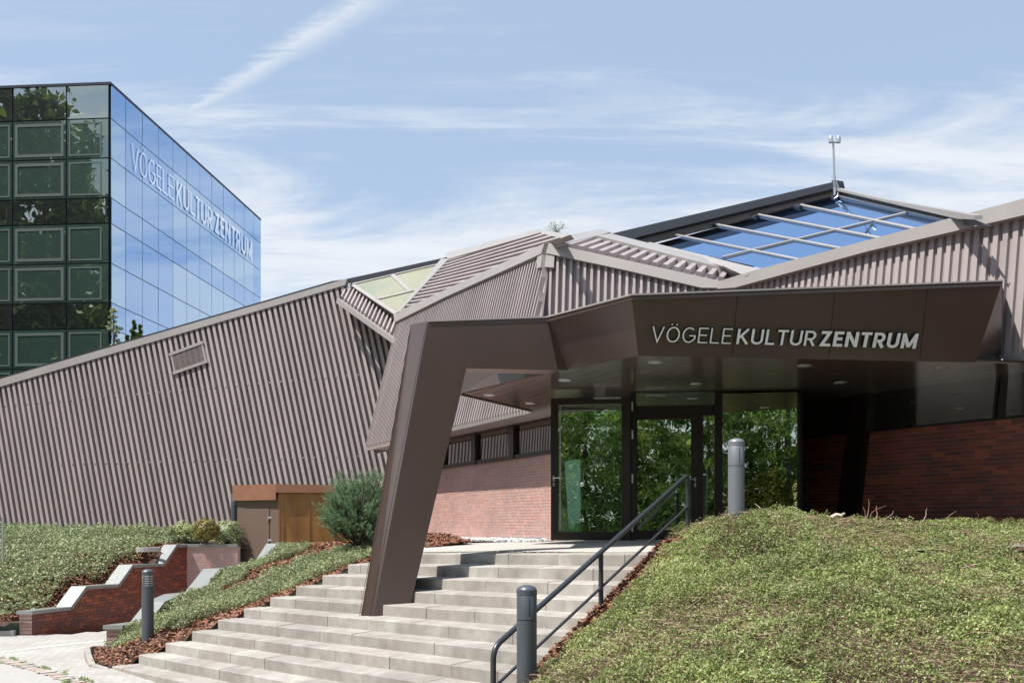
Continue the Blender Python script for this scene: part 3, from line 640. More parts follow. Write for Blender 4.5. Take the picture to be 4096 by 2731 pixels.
# weather mast
mb = P(3340, 780, 20.6); mast = thing('weather_mast', tuple(mb), 'thin galvanised mast with two small sensors at the ridge of the roof', 'mast')
mt = P(3333, 566, 20.6)
MB().tube([mb, mb.lerp(mt, .35)], .032).build('pole', M['galv'], mast, True); MB().tube([mb.lerp(mt, .35), mt], .022).build('pole', M['galv'], mast, True)
MB().tube([mt + Vector((-.08, 0, -.02)), mt + Vector((.12, 0, -.02))], .02).build('crossarm', M['galv'], mast, True)
for dx in (-.05, .11): MB().lathe(mt + Vector((dx, 0, 0)), [(0, -.03), (.045, -.03), (.05, .06), (.03, .11), (0, .12)], 12).build('sensor', M['galv'], mast, True)
MB().tube([mb + Vector((-.09, -.05, .28)), mb + Vector((.0, -.05, .30)), mb + Vector((.06, -.05, .12)), mb + Vector((.04, -.05, -.05)), mb + Vector((-.04, -.05, -.1))], .015, 8).build('cable', M['galv'], mast, True)

# strip windows above the left brick wall
WP = plane2(LW, aW, (0, 0, 1)); wp = lambda x, y: hit(WP, x, y)
zt2 = 2.22
def wz(s, z): return LW + aW * s + Vector((0, 0, z))
wins = []
sx = lambda x: (wp(x, 1900) - LW).dot(aW)
for xa, xb in ((1560, 1762), (1782, 1895), (1912, 2045), (2066, 2215)):
    sa, sb = sx(xb), sx(xa)
    f = MB(); f.prism([wz(sa - .02, ZT + .0), wz(sb + .02, ZT), wz(sb + .02, ZT + .09), wz(sa - .02, ZT + .09)], nW * .06); f.prism([wz(sa - .02, zt2 - .1), wz(sb + .02, zt2 - .1), wz(sb + .02, zt2), wz(sa - .02, zt2)], nW * .06)
    wo = f.build('strip_window', M['frame'], bld)
    MB().prism([wz(sa, ZT + .09), wz(sb, ZT + .09), wz(sb, zt2 - .1), wz(sa, zt2 - .1)], -nW * .02).build('pane', M['glass_win'], wo)
for xa, xb in ((1762, 1782), (1895, 1912), (2045, 2066)):
    MB().prism([wz(sx(xb), ZT + .001), wz(sx(xa), ZT + .001), wz(sx(xa), zt2 + .001), wz(sx(xb), zt2 + .001)], nW * .08).build('mullion', M['frame'], bld)
MB().prism([wz(-.3, zt2), wz(13, zt2), wz(13, zt2 + .3), wz(-.3, zt2 + .3)], -nW * .1).build('lintel', M['frame'], bld)
MB().prism([wz(-.3, ZT - .02), wz(13, ZT - .02), wz(13, zt2 + .3), wz(-.3, zt2 + .3)], -nW * .02 ).build('backing', M['dark'], bld).location += -nW * 1.2
# strip windows above the right brick wall
RP2 = plane2(RW, aR, (0, 0, 1)); r2 = lambda x, y: hit(RP2, x, y)
rs = lambda x, y: (r2(x, y) - RW).dot(aR)
def rz(s, z): return RW + aR * s + Vector((0, 0, z))
RTOP = 2.32
for pts in (((3205, 1560), (3425, 1575), (3405, 1735), (3205, 1750)), ((3502, 1564), (3993, 1498), (3975, 1670), (3482, 1722)), ((4042, 1488), (4330, 1450), (4330, 1640), (4029, 1665))):
    q = [r2(*p) for p in pts]; c = sum(q, Vector()) / 4
    o = MB().prism([p + (c - p) * -.03 for p in q], nR * .03).build('strip_window', M['frame'], bld); MB().prism([p + nR * .031 for p in q], nR * .012).build('pane', M['glass_win' if pts[0][0] > 4000 else 'glass_dark'], o)
MB().prism([rz(-1.5, RT), rz(10, RT), rz(10, RTOP), rz(-1.5, RTOP)], -nR * .2).build('window_wall', M['frame'], bld)
MB().prism([r2(3360, 2110), r2(3440, 2110), r2(3500, 1555), r2(3432, 1555)], nR * .14).build('leaning_post', M['frame'], bld)

# ------------------------------------------------------------------ glazed entrance front
f0 = P(2534, 2083, 16.85); f9 = P(3193, 2083, 16.45); fd = (f9 - f0).normalized(); fn = Vector((fd.y, -fd.x, 0))
FP = plane2(f0, fd, (0, 0, 1)); fp = lambda x, y: hit(FP, x, y); fs = lambda x: (hit(FP, x, 2083) - f0).dot(fd)
def fz(s, z, dn=0.0): return f0 + fd * s + fn * dn + Vector((0, 0, z))
zb = -.335
ent = thing('glazed_vestibule', tuple(fz(0, zb)), 'dark framed glass entrance front with one door leaf standing open', 'glass front')
def frect(name, s0, s1, z0, z1, m, t, dn=0.0, parent=None):
    return MB().prism([fz(s0, z0, dn), fz(s1, z0, dn), fz(s1, z1, dn), fz(s0, z1, dn)], fn * t).build(name, m, parent or ent)
FZ = lambda x, y: hit(FP, x, y).z
frect('head_frame', 0, fs(3195), FZ(2700, 1572), S + .02, M['frame'], .10)
frect('post', fs(2523), fs(2545), zb, FZ(2534, 1572) - .002, M['frame'], .12)
frect('post', fs(2858), fs(2888), zb, FZ(2870, 1572) - .002, M['frame'], .12)
frect('corner_post', fs(3188), fs(3198), zb, FZ(3190, 1572) - .002, M['frame'], .10)
frect('threshold', fs(2545), fs(2858), zb - .02, zb + .02, M['galv'], .10)
big = frect('pane', fs(2888), fs(3188), zb + .1, FZ(3000, 1572) - .002, M['glass'], .012, .03)
frect('base_rail', fs(2888), fs(3188), zb, zb + .098, M['frame'], .08)
zt_ = FZ(2700, 1636)
frect('transom_pane', fs(2545), fs(2858), zt_ + .06, FZ(2700, 1572) - .002, M['glass'], .012, .0)
frect('transom', fs(2545), fs(2858), zt_ - .12, zt_ + .06, M['frame'], .08, -.02)
inner = frect('door', fs(2545), fs(2550), zb + .02, zt_ - .122, M['frame'], .05, -.02)
def dpart(nm, a, b, c, d, m, t, dn): return MB().prism([fz(a, c, dn), fz(b, c, dn), fz(b, d, dn), fz(a, d, dn)], fn * t).build(nm, m, inner)
dpart('stile', fs(2764), fs(2812), zb + .02, zt_ - .122, M['frame'], .06, -.02)
dpart('top_rail', fs(2550), fs(2764), FZ(2650, 1678), zt_ - .122, M['frame'], .05, -.02)
dpart('bottom_rail', fs(2550), fs(2764), zb + .02, FZ(2650, 2119), M['frame'], .05, -.02)
dpart('glass', fs(2550), fs(2764), FZ(2650, 2119), FZ(2650, 1678), M['glass'], .012, 0)
h0 = fz(fs(2779), FZ(2779, 1917), .06)
hd = MB(); hd.tube([h0, h0 + fn * .06], .011); hd.tube([h0 + fn * .06, h0 + fn * .06 - fd * .12], .010); hd.build('handle', M['steel'], inner, True)
for yy in (1917, 1939): MB().box(fz(fs(2780), FZ(2779, yy), .05), .014, .012, .034).build('escutcheon', M['steel'], inner)
frect('side_pane', fs(2812), fs(2858), zb + .08, zt_ - .122, M['glass'], .012, .0)
frect('side_base', fs(2812), fs(2858), zb, zb + .078, M['frame'], .06, -.02)
frect('exit_sign_panel', fs(2666), fs(2734), FZ(2700, 1606), FZ(2700, 1577), M['white'], .02, -.30)
frect('door_closer', fs(2581), fs(2665), FZ(2600, 1586.5), FZ(2600, 1582.5), M['steel'], .03, .09)
# open leaf
o0 = P(2206, 2083, 17.0); o1 = P(2523, 2083, 16.72); od = (o1 - o0).normalized(); on_ = Vector((od.y, -od.x, 0)); OW = (o1 - o0).length
def oz(s, z, dn=0.0): return o0 + od * s + on_ * dn + Vector((0, 0, z))
zl0, zl1 = -.325, 2.105
leaf = MB(); sw = .12; tw = .155
for a, b, c, d in ((0, sw, zl0, zl1), (OW - .15, OW, zl0, zl1), (sw, OW - .15, zl0, zl0 + .14), (sw, OW - .15, zl1 - tw * .75, zl1)):
    leaf.prism([oz(a, c), oz(b, c), oz(b, d), oz(a, d)], on_ * .07)
lf_ = leaf.build('open_door', M['frame'], ent)
MB().prism([oz(sw - .01, zl0 + .13, .02), oz(OW - .14, zl0 + .13, .02), oz(OW - .14, zl1 - .11, .02), oz(sw - .01, zl1 - .11, .02)], on_ * .014).build('glass', M['glass'], lf_)
hm = MB(); p = oz(.05, .74, .07); hm.tube([p, p + on_ * .06], .011); hm.tube([p + on_ * .06, p + on_ * .06 + od * .14], .010); hm.build('handle', M['steel'], lf_, True)
MB().box(oz(.05, .73, .075), .016, .01, .05).build('escutcheon', M['steel'], lf_); MB().box(oz(.05, .63, .075), .014, .01, .03).build('escutcheon', M['steel'], lf_)
MB().prism([oz(OW - .62, zl1 - .035, .07), oz(OW - .16, zl1 - .035, .07), oz(OW - .16, zl1 - .008, .07), oz(OW - .62, zl1 - .008, .07)], on_ * .03).build('closer_rail', M['steel'], lf_)
for y in (1627, 1739, 1914, 2107):
    zc = (2083 - y) / F * 16.7; MB().tube([oz(OW + .035, zc - .075, .09), oz(OW + .035, zc + .075, .09)], .016, 10).build('hinge', M['steel'], lf_, True)
MB().tube([oz(sw + .035, zl0 + .16, .045), oz(sw + .035, zl1 - .13, .045)], .008, 8).build('espagnolette', M['steel'], lf_, True)
# lobby behind the glass
c5 = RW + aR * -1.5; lobby = MB()
A, B = fz(0, 0), fz(fs(3195), 0); Cn, Dn = Vector((6.2, 22, 0)), Vector((1.6, 23, 0))
lobby.prism([Vector((p.x, p.y, zb - .10)) for p in (A, B, Cn, Dn)], (0, 0, .05))
lobby.prism([Vector((p.x, p.y, 2.6)) for p in (A, B, Cn, Dn)], (0, 0, .05))
for a, b in ((Dn, Cn), (B + Vector((.06, .1, 0)), Cn), (A, Dn)):
    lobby.prism([Vector((a.x, a.y, zb - .1)), Vector((b.x, b.y, zb - .1)), Vector((b.x, b.y, 2.6)), Vector((a.x, a.y, 2.6))], Vector((.05, .05, 0)))
lobby.build('lobby_shell', M['dark'], ent)
for i in range(3):
    for j in range(4):
        c = Vector((2.9 + j * .32 + i * .55, 19.2, .95 - j * .17 + i * .30)); MB().prism([c, c + Vector((.42, .0, -.02)), c + Vector((.30, .5, .16)), c + Vector((-.10, .5, .17))], (0, 0, .015)).build('skylight_panel', M['green_pane'], ent)  # added panels standing in for the bright glazed roof seen through the doors

# ------------------------------------------------------------------ canopy with the slanting pillar
can = thing('entrance_canopy', tuple(P(1530, 2440, 14.5)), 'angular bronze canopy over the entrance carried by one slanting pillar', 'canopy')
yb = lambda y: F * S / (HY - y)
SP = lambda x, y: P(x, y, yb(y))                       # point on the soffit plane
beamY = SP(1865, 1473).y
bBL = SP(1865, 1473)
L1b, L2b = P(1485, 2468, 14.2), P(1435, 2466, 14.36)
PP = plane3(bBL, L1b, P(2231, 1480, 14.22)); pp_ = lambda x, y: hit(PP, x, y); L3b = pp_(1624, 2412)
bTL, bTR, mid, bBR = pp_(1712, 1284), pp_(2187, 1268), pp_(1885, 1278), pp_(2231, 1480)
n5 = SP(2271, 1480); n4b = SP(2553, 1423); rB = SP(3901, 1449)
n4t = hit(plane3(n5, n4b, bTR), 2525, 1179)
LTs = P(1642, 1299, bTL.y + .55); back3 = (L2b - L1b)
leg = MB()
fr = [L1b + Vector((0, 0, -.15)), L3b + Vector((0, 0, -.30)), bBL, mid, bTL]
bk = [L2b + Vector((0, 0, -.15)), L3b + Vector((-.05, .62, -.30)), bBL + Vector((-.05, .62, 0)), mid + Vector((-.05, .45, 0)), LTs]
leg.add(fr + bk, [(0, 1, 2, 3, 4), (5, 9, 8, 7, 6), (0, 4, 9, 5), (0, 5, 6, 1), (1, 6, 7, 2), (3, 8, 9, 4)])
leg.build('pillar', M['panel'], can)
for a, b, off in ((L1b, bTL, (-.018, .008, 0)), (L2b, LTs, (.014, -.02, 0))):
    a2, b2 = a + Vector(off), b + Vector(off); MB().tube([a2 + Vector((-.004, -.006, 0)), b2 + Vector((-.004, -.006, -.03))], .004, 6).build('seam', M['panel_line'], can)
# beam
bm = MB(); bq = [bBL, bBR, bTR, mid]; bo = Vector((-.02, .40, 0))
bm.prism(bq, bo); bm.build('beam', M['panel'], can)
# canopy body
fa = MB(); backT = Vector((0, 0, 0))
def fascia(name, pts, t=.05):
    pl = plane3(*pts[:3]); return slab(name, pts, pl, -t, M['panel'], can)
fascia('fascia_panel', [n5, n4b, n4t, bTR])
fascia('fascia_panel', [bBR, n5, bTR])
SG = plane3(n4b, rB, n4t); sg = lambda x, y: hit(SG, x, y)
xs_t = [2525, 2951, 3340, 3713, 4010]; xs_b = [2553, 2928, 3314, 3678, 3901]
yt = lambda x: 1179 + (1123 - 1179) * (x - 2525) / (4010 - 2525); ybm = lambda x: 1423 + (1449 - 1423) * (x - 2553) / (3901 - 2553)
for i in range(4):
    g_ = 1.2
    slab('fascia_panel', [sg(xs_b[i] + (g_ if i else 0), ybm(xs_b[i])), sg(xs_b[i + 1] - (g_ if i < 3 else 0), ybm(xs_b[i + 1])), sg(xs_t[i + 1] - (g_ if i < 3 else 0), yt(xs_t[i + 1])), sg(xs_t[i] + (g_ if i else 0), yt(xs_t[i]))], SG, -.04, M['panel'], can)
slab('fascia_backing', [sg(2560, 1430), sg(3895, 1445), sg(4000, 1135), sg(2530, 1190)], SG, -.03, M['panel_line'], can, -.05)
# top sheet
rTs = sg(4010, 1123); n4s = sg(2525, 1179); print('SGn', facing(SG), 'PPn', facing(PP), 'C2', facing(C2), 'F', facing(F1), facing(F2), facing(K2), n4t, bTR)
top = MB(); b1 = Vector((.2, 19.6, 2.75)); b2 = Vector((5.0, 19.0, 3.0))
dzt = Vector((0, 0, -.03))
top.prism([bTR + dzt, n4t + dzt, rTs + dzt, rp(4010, 1150), b2, b1, mid + Vector((-.05, .45, -.03)), mid + dzt], (0, 0, -.04)); top.build('roof_sheet', M['panel'], can)
MB().bar(bTR, n4t, .03, .02).build('roof_edge', M['cap'], can); MB().bar(n4t, rTs, .03, .02).build('roof_edge', M['cap'], can); MB().bar(bTL, bTR, .03, .02).build('roof_edge', M['cap'], can)
# right return of the canopy back to the cladding
MB().prism([sg(3901, 1449), rTs, rTs + Vector((.12, .35, 0)), rB + Vector((.75, .8, 0))], Vector((.02, .02, 0))).build('side_panel', M['panel'], can)
# soffit: boards in the direction of the walls
w0 = RW + aR * -1.5; wR = RW + aR * 3.9
sof = [SP(1843, 1573), SP(2225, 1482), n5, n4b, rB, Vector((rB.x + 1.15, rB.y + .25, 0)), Vector((wR.x, wR.y, 0)), Vector((w0.x, w0.y, 0)), Vector((f0.x + .3, f0.y + .6, 0)), Vector((f0.x, f0.y + 1.0, 0)), SP(2206, 1661)]
sof = [Vector((p.x, p.y, S)) for p in sof]
sdir = Vector((.366, -.93, 0)).normalized(); sper = Vector((.93, .366, 0)).normalized()
P2 = [(p.dot(sper), p.dot(sdir)) for p in sof]; u0, u1 = min(p[0] for p in P2), max(p[0] for p in P2); bw = .265; u = u0
while u < u1:
    q = clip(P2, 0, u + .005, u + bw - .005)
    if q and area(q) > .004: MB().prism([sper * a + sdir * b + Vector((0, 0, S)) for a, b in q], (0, 0, .02)).build('soffit_board', M['soffit'], can)
    u += bw
MB().prism([p + Vector((0, 0, .021)) for p in sof], (0, 0, .03)).build('soffit_backing', M['panel_line'], can)
MB().bar(SP(1843, 1576) + Vector((0, 0, .035)), SP(2206, 1661) + Vector((0, 0, .035)), .05, .11).build('edge_trim', M['panel'], can)
MB().prism([SP(1843, 1573), SP(2090, 1512), SP(2225, 1482), SP(2225, 1482) + Vector((0, 0, .5)), SP(1843, 1573) + Vector((-.03, 0, .5))], Vector((.05, .02, 0))).build('side_panel', M['panel'], can)
for x, y in ((1505, 832), (1848, 840), (1297, 873), (1600, 882), (1123, 907), (1218, 926), (2163, 846), (1930, 879)):
    c = SP(x * 1.7415, y * 1.7415)
    o = MB().lathe(c, [(.055, -.004), (.085, -.012), (.10, -.006), (.102, .004)], 24).build('downlight', M['galv'], can, True)
    MB().lathe(c, [(0, -.003), (.055, -.003)], 20).build('lens', M['lens'], o)

# ------------------------------------------------------------------ stroke lettering
def arc(cx, cy, rx, ry, a0, a1, n=14): return [(cx + rx * math.cos(R(a0 + (a1 - a0) * i / n)), cy + ry * math.sin(R(a0 + (a1 - a0) * i / n))) for i in range(n + 1)]
def glyph(ch, w):
    """strokes (centre lines) inside the box 0..W x 0..1 for stroke weight w; returns (W, strokes)"""
    h = w / 2; t, b = 1 - h, h
    if ch == 'V': W = .66; return W, [[(h * .8, 1), (W / 2, h * .3), (W - h * .8, 1)]]
    if ch in 'OÖ':
        W = .72; st = [arc(W / 2, .5, W / 2 - h, .5 - h, 90, 450, 36)]
        if ch == 'Ö': st += [[(W / 2 - .13 - w * .5, 1.16), (W / 2 - .13 + w * .5, 1.16)], [(W / 2 + .13 - w * .5, 1.16), (W / 2 + .13 + w * .5, 1.16)]]
        return W, st
    if ch == 'G': W = .72; return W, [arc(W / 2, .5, W / 2 - h, .5 - h, 48, 325, 26) + [(W - h, .22 + h)] + [(W - h, .46)] + [(W / 2 + .02, .46)]]
    if ch == 'E': W = .52; return W, [[(W, t), (h, t), (h, b), (W, b)], [(h, .52), (W - .05, .52)]]
    if ch == 'L': W = .50; return W, [[(h, 1), (h, b), (W, b)]]
    if ch == 'K': W = .64; return W, [[(h, 0), (h, 1)], [(W - h * 1.1, 1), (h, .36)], [(h + .17, .52), (W - h * .8, 0)]]
    if ch == 'U': W = .66; return W, [[(h, 1), (h, .33)] + arc(W / 2, .33, W / 2 - h, .33 - h, 180, 360, 16) + [(W - h, 1)]]
    if ch == 'T': W = .58; return W, [[(0, t), (W, t)], [(W / 2, t), (W / 2, 0)]]
    if ch == 'R': W = .62; return W, [[(h, 0), (h, t), (W * .52, t)] + arc(W * .52, (t + .44) / 2, W * .48 - h, (t - .44) / 2, 90, -90, 12) + [(h, .44)], [(W * .50, .44), (W - h * .9, 0)]]
    if ch == 'Z': W = .60; return W, [[(.03, t), (W - w * .75, t), (w * .75, b), (W, b)]]
    if ch == 'N': W = .68; return W, [[(h, 0), (h, 1)], [(h, 1 - h * .5), (W - h, h * .5)], [(W - h, 1), (W - h, 0)]]
    if ch == 'M': W = .84; return W, [[(h, 0), (h, 1)], [(h, 1 - h * .5), (W / 2, h)], [(W / 2, h), (W - h, 1 - h * .5)], [(W - h, 1), (W - h, 0)]]
def stroke_poly(pts, w, closed=False):
    L_, R_ = [], []; n = len(pts); closed = n > 3 and math.dist(pts[0], pts[-1]) < 1e-5
    for i, p in enumerate(pts):
        if closed: a = pts[i - 1] if i > 0 else pts[-2]; c = pts[i + 1] if i < n - 1 else pts[1]
        else: a = pts[max(i - 1, 0)]; c = pts[min(i + 1, n - 1)]
        d1 = Vector((p[0] - a[0], p[1] - a[1])); d2 = Vector((c[0] - p[0], c[1] - p[1]))
        if d1.length < 1e-9: d1 = d2
        if d2.length < 1e-9: d2 = d1
        d1.normalize(); d2.normalize(); n1 = Vector((-d1.y, d1.x)); n2 = Vector((-d2.y, d2.x)); m_ = n1 + n2
        if m_.length < .3: m_ = n1
        m_.normalize(); k = min(w / 2 / max(m_.dot(n1), .35), w * 1.4)
        L_.append((p[0] + m_.x * k, p[1] + m_.y * k)); R_.append((p[0] - m_.x * k, p[1] - m_.y * k))
    return L_, R_
def lettering(parent, place, text, x0, x1, w, depth, m, mside, nrm, h2w):
    """place(u,v) -> point; text set between u=x0 and u=x1 (units of letter height)"""
    gl = [glyph(c, w) for c in text]; gap = .17 - w * .25; tot = sum(g[0] for g in gl) + gap * (len(gl) - 1); k = (x1 - x0) / tot; u = x0
    for W, st in gl:
        face = MB(); side = MB(); dots = MB()
        for j, s in enumerate(st):
            L_, R_ = stroke_poly(s, w); ex = nrm * (.0006 * j)
            for i in range(len(L_) - 1):
                q = [place(u + a * k, b) for a, b in (L_[i], L_[i + 1], R_[i + 1], R_[i])]
                (dots if len(st) == 3 and j and W == .72 else face).poly([p + nrm * depth + ex for p in q])
                if mside: side.prism([p for p in q], nrm * (depth - .004))
        o = face.build('sign_letter', m, parent)
        if mside: side.build('letter_return', mside, o)
        if dots.v: dots.build('umlaut_dot', m, o)['kind'] = 'stuff'
        u += (W + gap) * k
sgn = facing(SG)
def place_sign(x, v):   # x = pixel along the baseline, converted once to a straight line on the fascia
    t = (x - 2612) / (3652 - 2612)
    base = SB0.lerp(SB1, t); return base + SUPV * v * (SH0 + (SH1 - SH0) * t)
# straight baseline between two points of the fascia, parameterised in metres
SB0, SB1 = sg(2612, 1363), sg(3654, 1390); SUPV = (sg(2606, 1302) - SB0); SH0 = SUPV.length; SUPV.normalize(); SH1 = (sg(3657, 1332) - SB1).length
blen = (SB1 - SB0).length; bdir = (SB1 - SB0).normalized(); u_of = lambda x, y: (sg(x, y) - SB0).dot(bdir)
SUPV = (SUPV - bdir * SUPV.dot(bdir)).normalized()
hs = .5 * (SH0 + SH1)
pm = lambda u, v: SB0 + bdir * (u * hs) + SUPV * (v * hs)
sign = thing('sign_lettering', tuple(SB0), 'white raised capital letters fixed to the long brown canopy fascia', 'sign')
for txt, xa, xb, w in (('VÖGELE', 2600, 2916, .075), ('KULTUR', 2941, 3251, .135), ('ZENTRUM', 3272, 3656, .185)):
    lettering(sign, pm, txt, u_of(xa, 1365) / hs, u_of(xb, 1385) / hs, w, .05, M['letter'], M['letter_side'], sgn, 1)

# ------------------------------------------------------------------ stepped ramp walls
VP = lambda o: plane2(o, gdir, (0, 0, 1))
def ramp_wall(base, pts, label, th, zfoot, seed, phase=0.0, skew=.0, gr=None):
    """pts: pixel corners of the coping's right-hand top edge, from the near end to the far end"""
    pl = VP(base); out = Vector((gdir.y, -gdir.x, 0)); q = [hit(pl, x, y) for x, y in pts]; sz = [((p - base).dot(gdir), p.z) for p in q]
    t = thing('ramp_wall', (base.x, base.y, PZ), label, 'wall', gr)
    left = Vector((-1, -.0, 0)); ct = .075
    core = [base + gdir * s + Vector((0, 0, z - ct)) for s, z in sz]
    foot = [base + gdir * sz[-1][0] + Vector((0, 0, zfoot)), base + gdir * sz[0][0] + Vector((0, 0, zfoot + .5))]
    MB().prism([p - out * .012 for p in core + foot], left * (th - .012)).build('masonry', M['mortar'], t)
    poly = [(s, z - ct) for s, z in sz] + [(sz[-1][0], zfoot), (sz[0][0], zfoot + .5)]
    brickwork(t, base + out * .0, gdir, poly, ch=.0745, bl=.245, gap=.012, proud=.008, limit=300, phase=phase)
    # near end face, in the brick colour painted paler as if sunlit
    z0 = sz[0][1] - ct
    e = base + gdir * sz[0][0]
    ef = MB()
    zz = PZ - .05; r = 0
    while zz < z0 - .01:
        h = min(.0745, z0 - zz); a = e + left * .006 + Vector((0, 0, zz + .006)); b = e + left * (th - .006) + Vector((0, 0, zz + .006))
        MB().prism([a, b, b + Vector((0, 0, h - .012)), a + Vector((0, 0, h - .012))], -gdir * .010).build('brick', M['brick_pink'], t); zz += .0745; r += 1
    for (p, q_) in zip(q, q[1:]):
        d = (q_ - p).normalized(); nn = Vector((0, 0, 1)) - d * d.z; nn.normalize()
        a, b = p + out * .035, q_ + out * .035
        if p is q[0]: a = a - gdir * .04
        MB().prism([a, b, b + left * (th + .07), a + left * (th + .07)], -nn * ct).build('coping', M['coping'], t)
    return t, q
rwA, qA = ramp_wall(W1, [(129, 2441), (279, 2425), (339, 2343.5), (470, 2334), (526, 2257), (650, 2252.7), (702, 2177), (747, 2176)], 'long stepped red brick wall with slate coping at far left of the ramp', .27, -3.2, 1)
rwB, qB = ramp_wall(W2, [(489, 2498), (590, 2486), (640, 2421), (652, 2405), (721, 2375), (803, 2366), (875, 2273), (1064, 2264), (1119, 2173), (1224, 2169)], 'stepped brick wall with pale slate coping half hidden by ground cover beside the slim bollard', .29, -3.2, 2)
BWY = qA[-1].y
bw0, bw1 = P(741, 2188, BWY), P(951, 2182, BWY + .15)
bwt = thing('back_wall', (bw0.x, bw0.y, -3.2), 'short sunlit brick wall closing the ramp beside the copper shed', 'wall')
bdr = (bw1 - bw0); bdr.z = 0; bdr.normalize(); zt_b = qA[-1].z
o_ = Vector((bw0.x, bw0.y, 0)); BL_ = (bw1 - bw0).length
MB().prism([o_ + bdr * s + Vector((0, 0, z)) for s, z in ((-.2, -3.3), (BL_, -3.3), (BL_, zt_b - .07), (-.2, zt_b - .07))], (0, .25, 0)).build('masonry', M['mortar_pink'], bwt)
brickwork(bwt, o_, bdr, [(-.1, -3.2), (BL_, -3.2), (BL_, zt_b - .07), (-.1, zt_b - .07)], ch=.0745, bl=.245, m='brick_pink', limit=300)  # sun-facing wall, laid in the brick colour with sunlight painted in
MB().prism([o_ + bdr * s + Vector((0, -.04, zt_b - .07)) for s in (-.15, BL_)] + [o_ + bdr * s + Vector((0, .3, zt_b - .07)) for s in (BL_, -.15)], (0, 0, .072)).build('coping', M['coping'], bwt)

# ------------------------------------------------------------------ copper clad shed
sh0, sh1, sh2 = P(949, 2083, BWY + .95), P(1113, 2083, BWY + .02), P(1420, 2083, BWY + .35)
shed = thing('copper_shed', (sh1.x, sh1.y, -1.2), 'small shed clad in tarnished copper sheet with a brown door, behind the ramp walls', 'shed')
zr = .97; zf_ = .50
bk0 = sh0 + Vector((.9, 2.6, 0)); bk2 = sh2 + Vector((.4, 2.3, 0))
dz_ = lambda p, z: Vector((p.x, p.y, z))
MB().prism([dz_(sh0, -3.2), dz_(sh1, -3.2), dz_(sh1, zf_ + .2), dz_(sh0, zf_ + .2)], (.02, .06, 0)).build('door_wall', M['brown'], shed)
fdv = (sh1 - sh0).normalized(); fnv = Vector((fdv.y, -fdv.x, 0)); LN = (sh1 - sh0).length
da, db_ = LN * .20, LN * .79; zdt = (2083 - 2033) / F * (BWY + .4); 
dr = MB().prism([sh0 + fdv * a + fnv * .004 + Vector((0, 0, z)) for a, z in ((da, -3.1), (db_, -3.1), (db_, zdt), (da, zdt))], fnv * .012).build('door', M['brown'], shed)
for a, b, c, d in ((da - .012, da - .002, -3.1, zdt + .01), (db_ + .002, db_ + .012, -3.1, zdt + .01), (da - .012, db_ + .012, zdt + .002, zdt + .012)):
    MB().prism([sh0 + fdv * x + fnv * .005 + Vector((0, 0, z)) for x, z in ((a, c), (b, c), (b, d), (a, d))], fnv * .004).build('door_gap', M['panel_line'], shed)
for y in (2069, 2159):
    zc = (2083 - y) / F * (BWY + .2); p = sh0 + fdv * (db_ - .02) + fnv * .03
    MB().tube([p + Vector((0, 0, zc - .10)), p + Vector((0, 0, zc + .10))], .022, 10).build('hinge', M['steel'], dr, True)
    MB().box(p + fdv * .05 + Vector((0, 0, zc)) - fnv * .012, .05, .012, .03).build('hinge_leaf', M['steel'], dr)
zb_ = -.62
rd = (sh2 - sh1).normalized(); rn = Vector((rd.y, -rd.x, 0)); RL = (sh2 - sh1).length
MB().prism([dz_(sh1, zb_), dz_(sh2, zb_), dz_(sh2, zr - .06), dz_(sh1, zr - .06)], (0, .05, 0)).build('side_wall', M['copper'], shed)
for t in (.012, .06, .40, .72, .97):
    p = sh1 + rd * (RL * t); MB().bar(dz_(p, zb_) + rn * .012, dz_(p, zf_ + .09) + rn * .012, .03, .03, rn).build('standing_seam', M['copper_trim'], shed)
MB().prism([dz_(sh1, -1.1), dz_(sh2 + Vector((.3, 0, 0)), -1.1), dz_(sh2 + Vector((.3, 0, 0)), zb_ - .002), dz_(sh1, zb_ - .002)], (0, .4, 0)).build('concrete_base', M['landing'], shed)
MB().prism([dz_(sh1, -1.2), dz_(sh2, -1.2), dz_(bk2, -1.2), dz_(bk0, -1.2), dz_(sh0, -1.2)], (0, 0, 2.1)).build('core', M['brown'], shed).location += Vector((.03, .09, 0))
ov = .09
r0, r1, r3 = sh0 - fdv * ov + fnv * ov, sh1 + fnv * ov + rn * ov * .5, sh2 + rd * ov + rn * ov
r_top = [dz_(r0, zr), dz_(r1, zr), dz_(r3, zr - .03), dz_(bk2, zr), dz_(bk0, zr)]
MB().prism([p - Vector((0, 0, .40)) for p in r_top[:2]] + [p for p in r_top[:2]][::-1], (.01, .04, 0)).build('roof_fascia', M['copper_trim'], shed)
MB().prism([r_top[1] - Vector((0, 0, .20)), r_top[2] - Vector((0, 0, .17)), r_top[2], r_top[1]], (0, .04, 0)).build('roof_fascia', M['copper_trim'], shed)
MB().prism(r_top, (0, 0, .03)).build('roof', M['copper_trim'], shed)

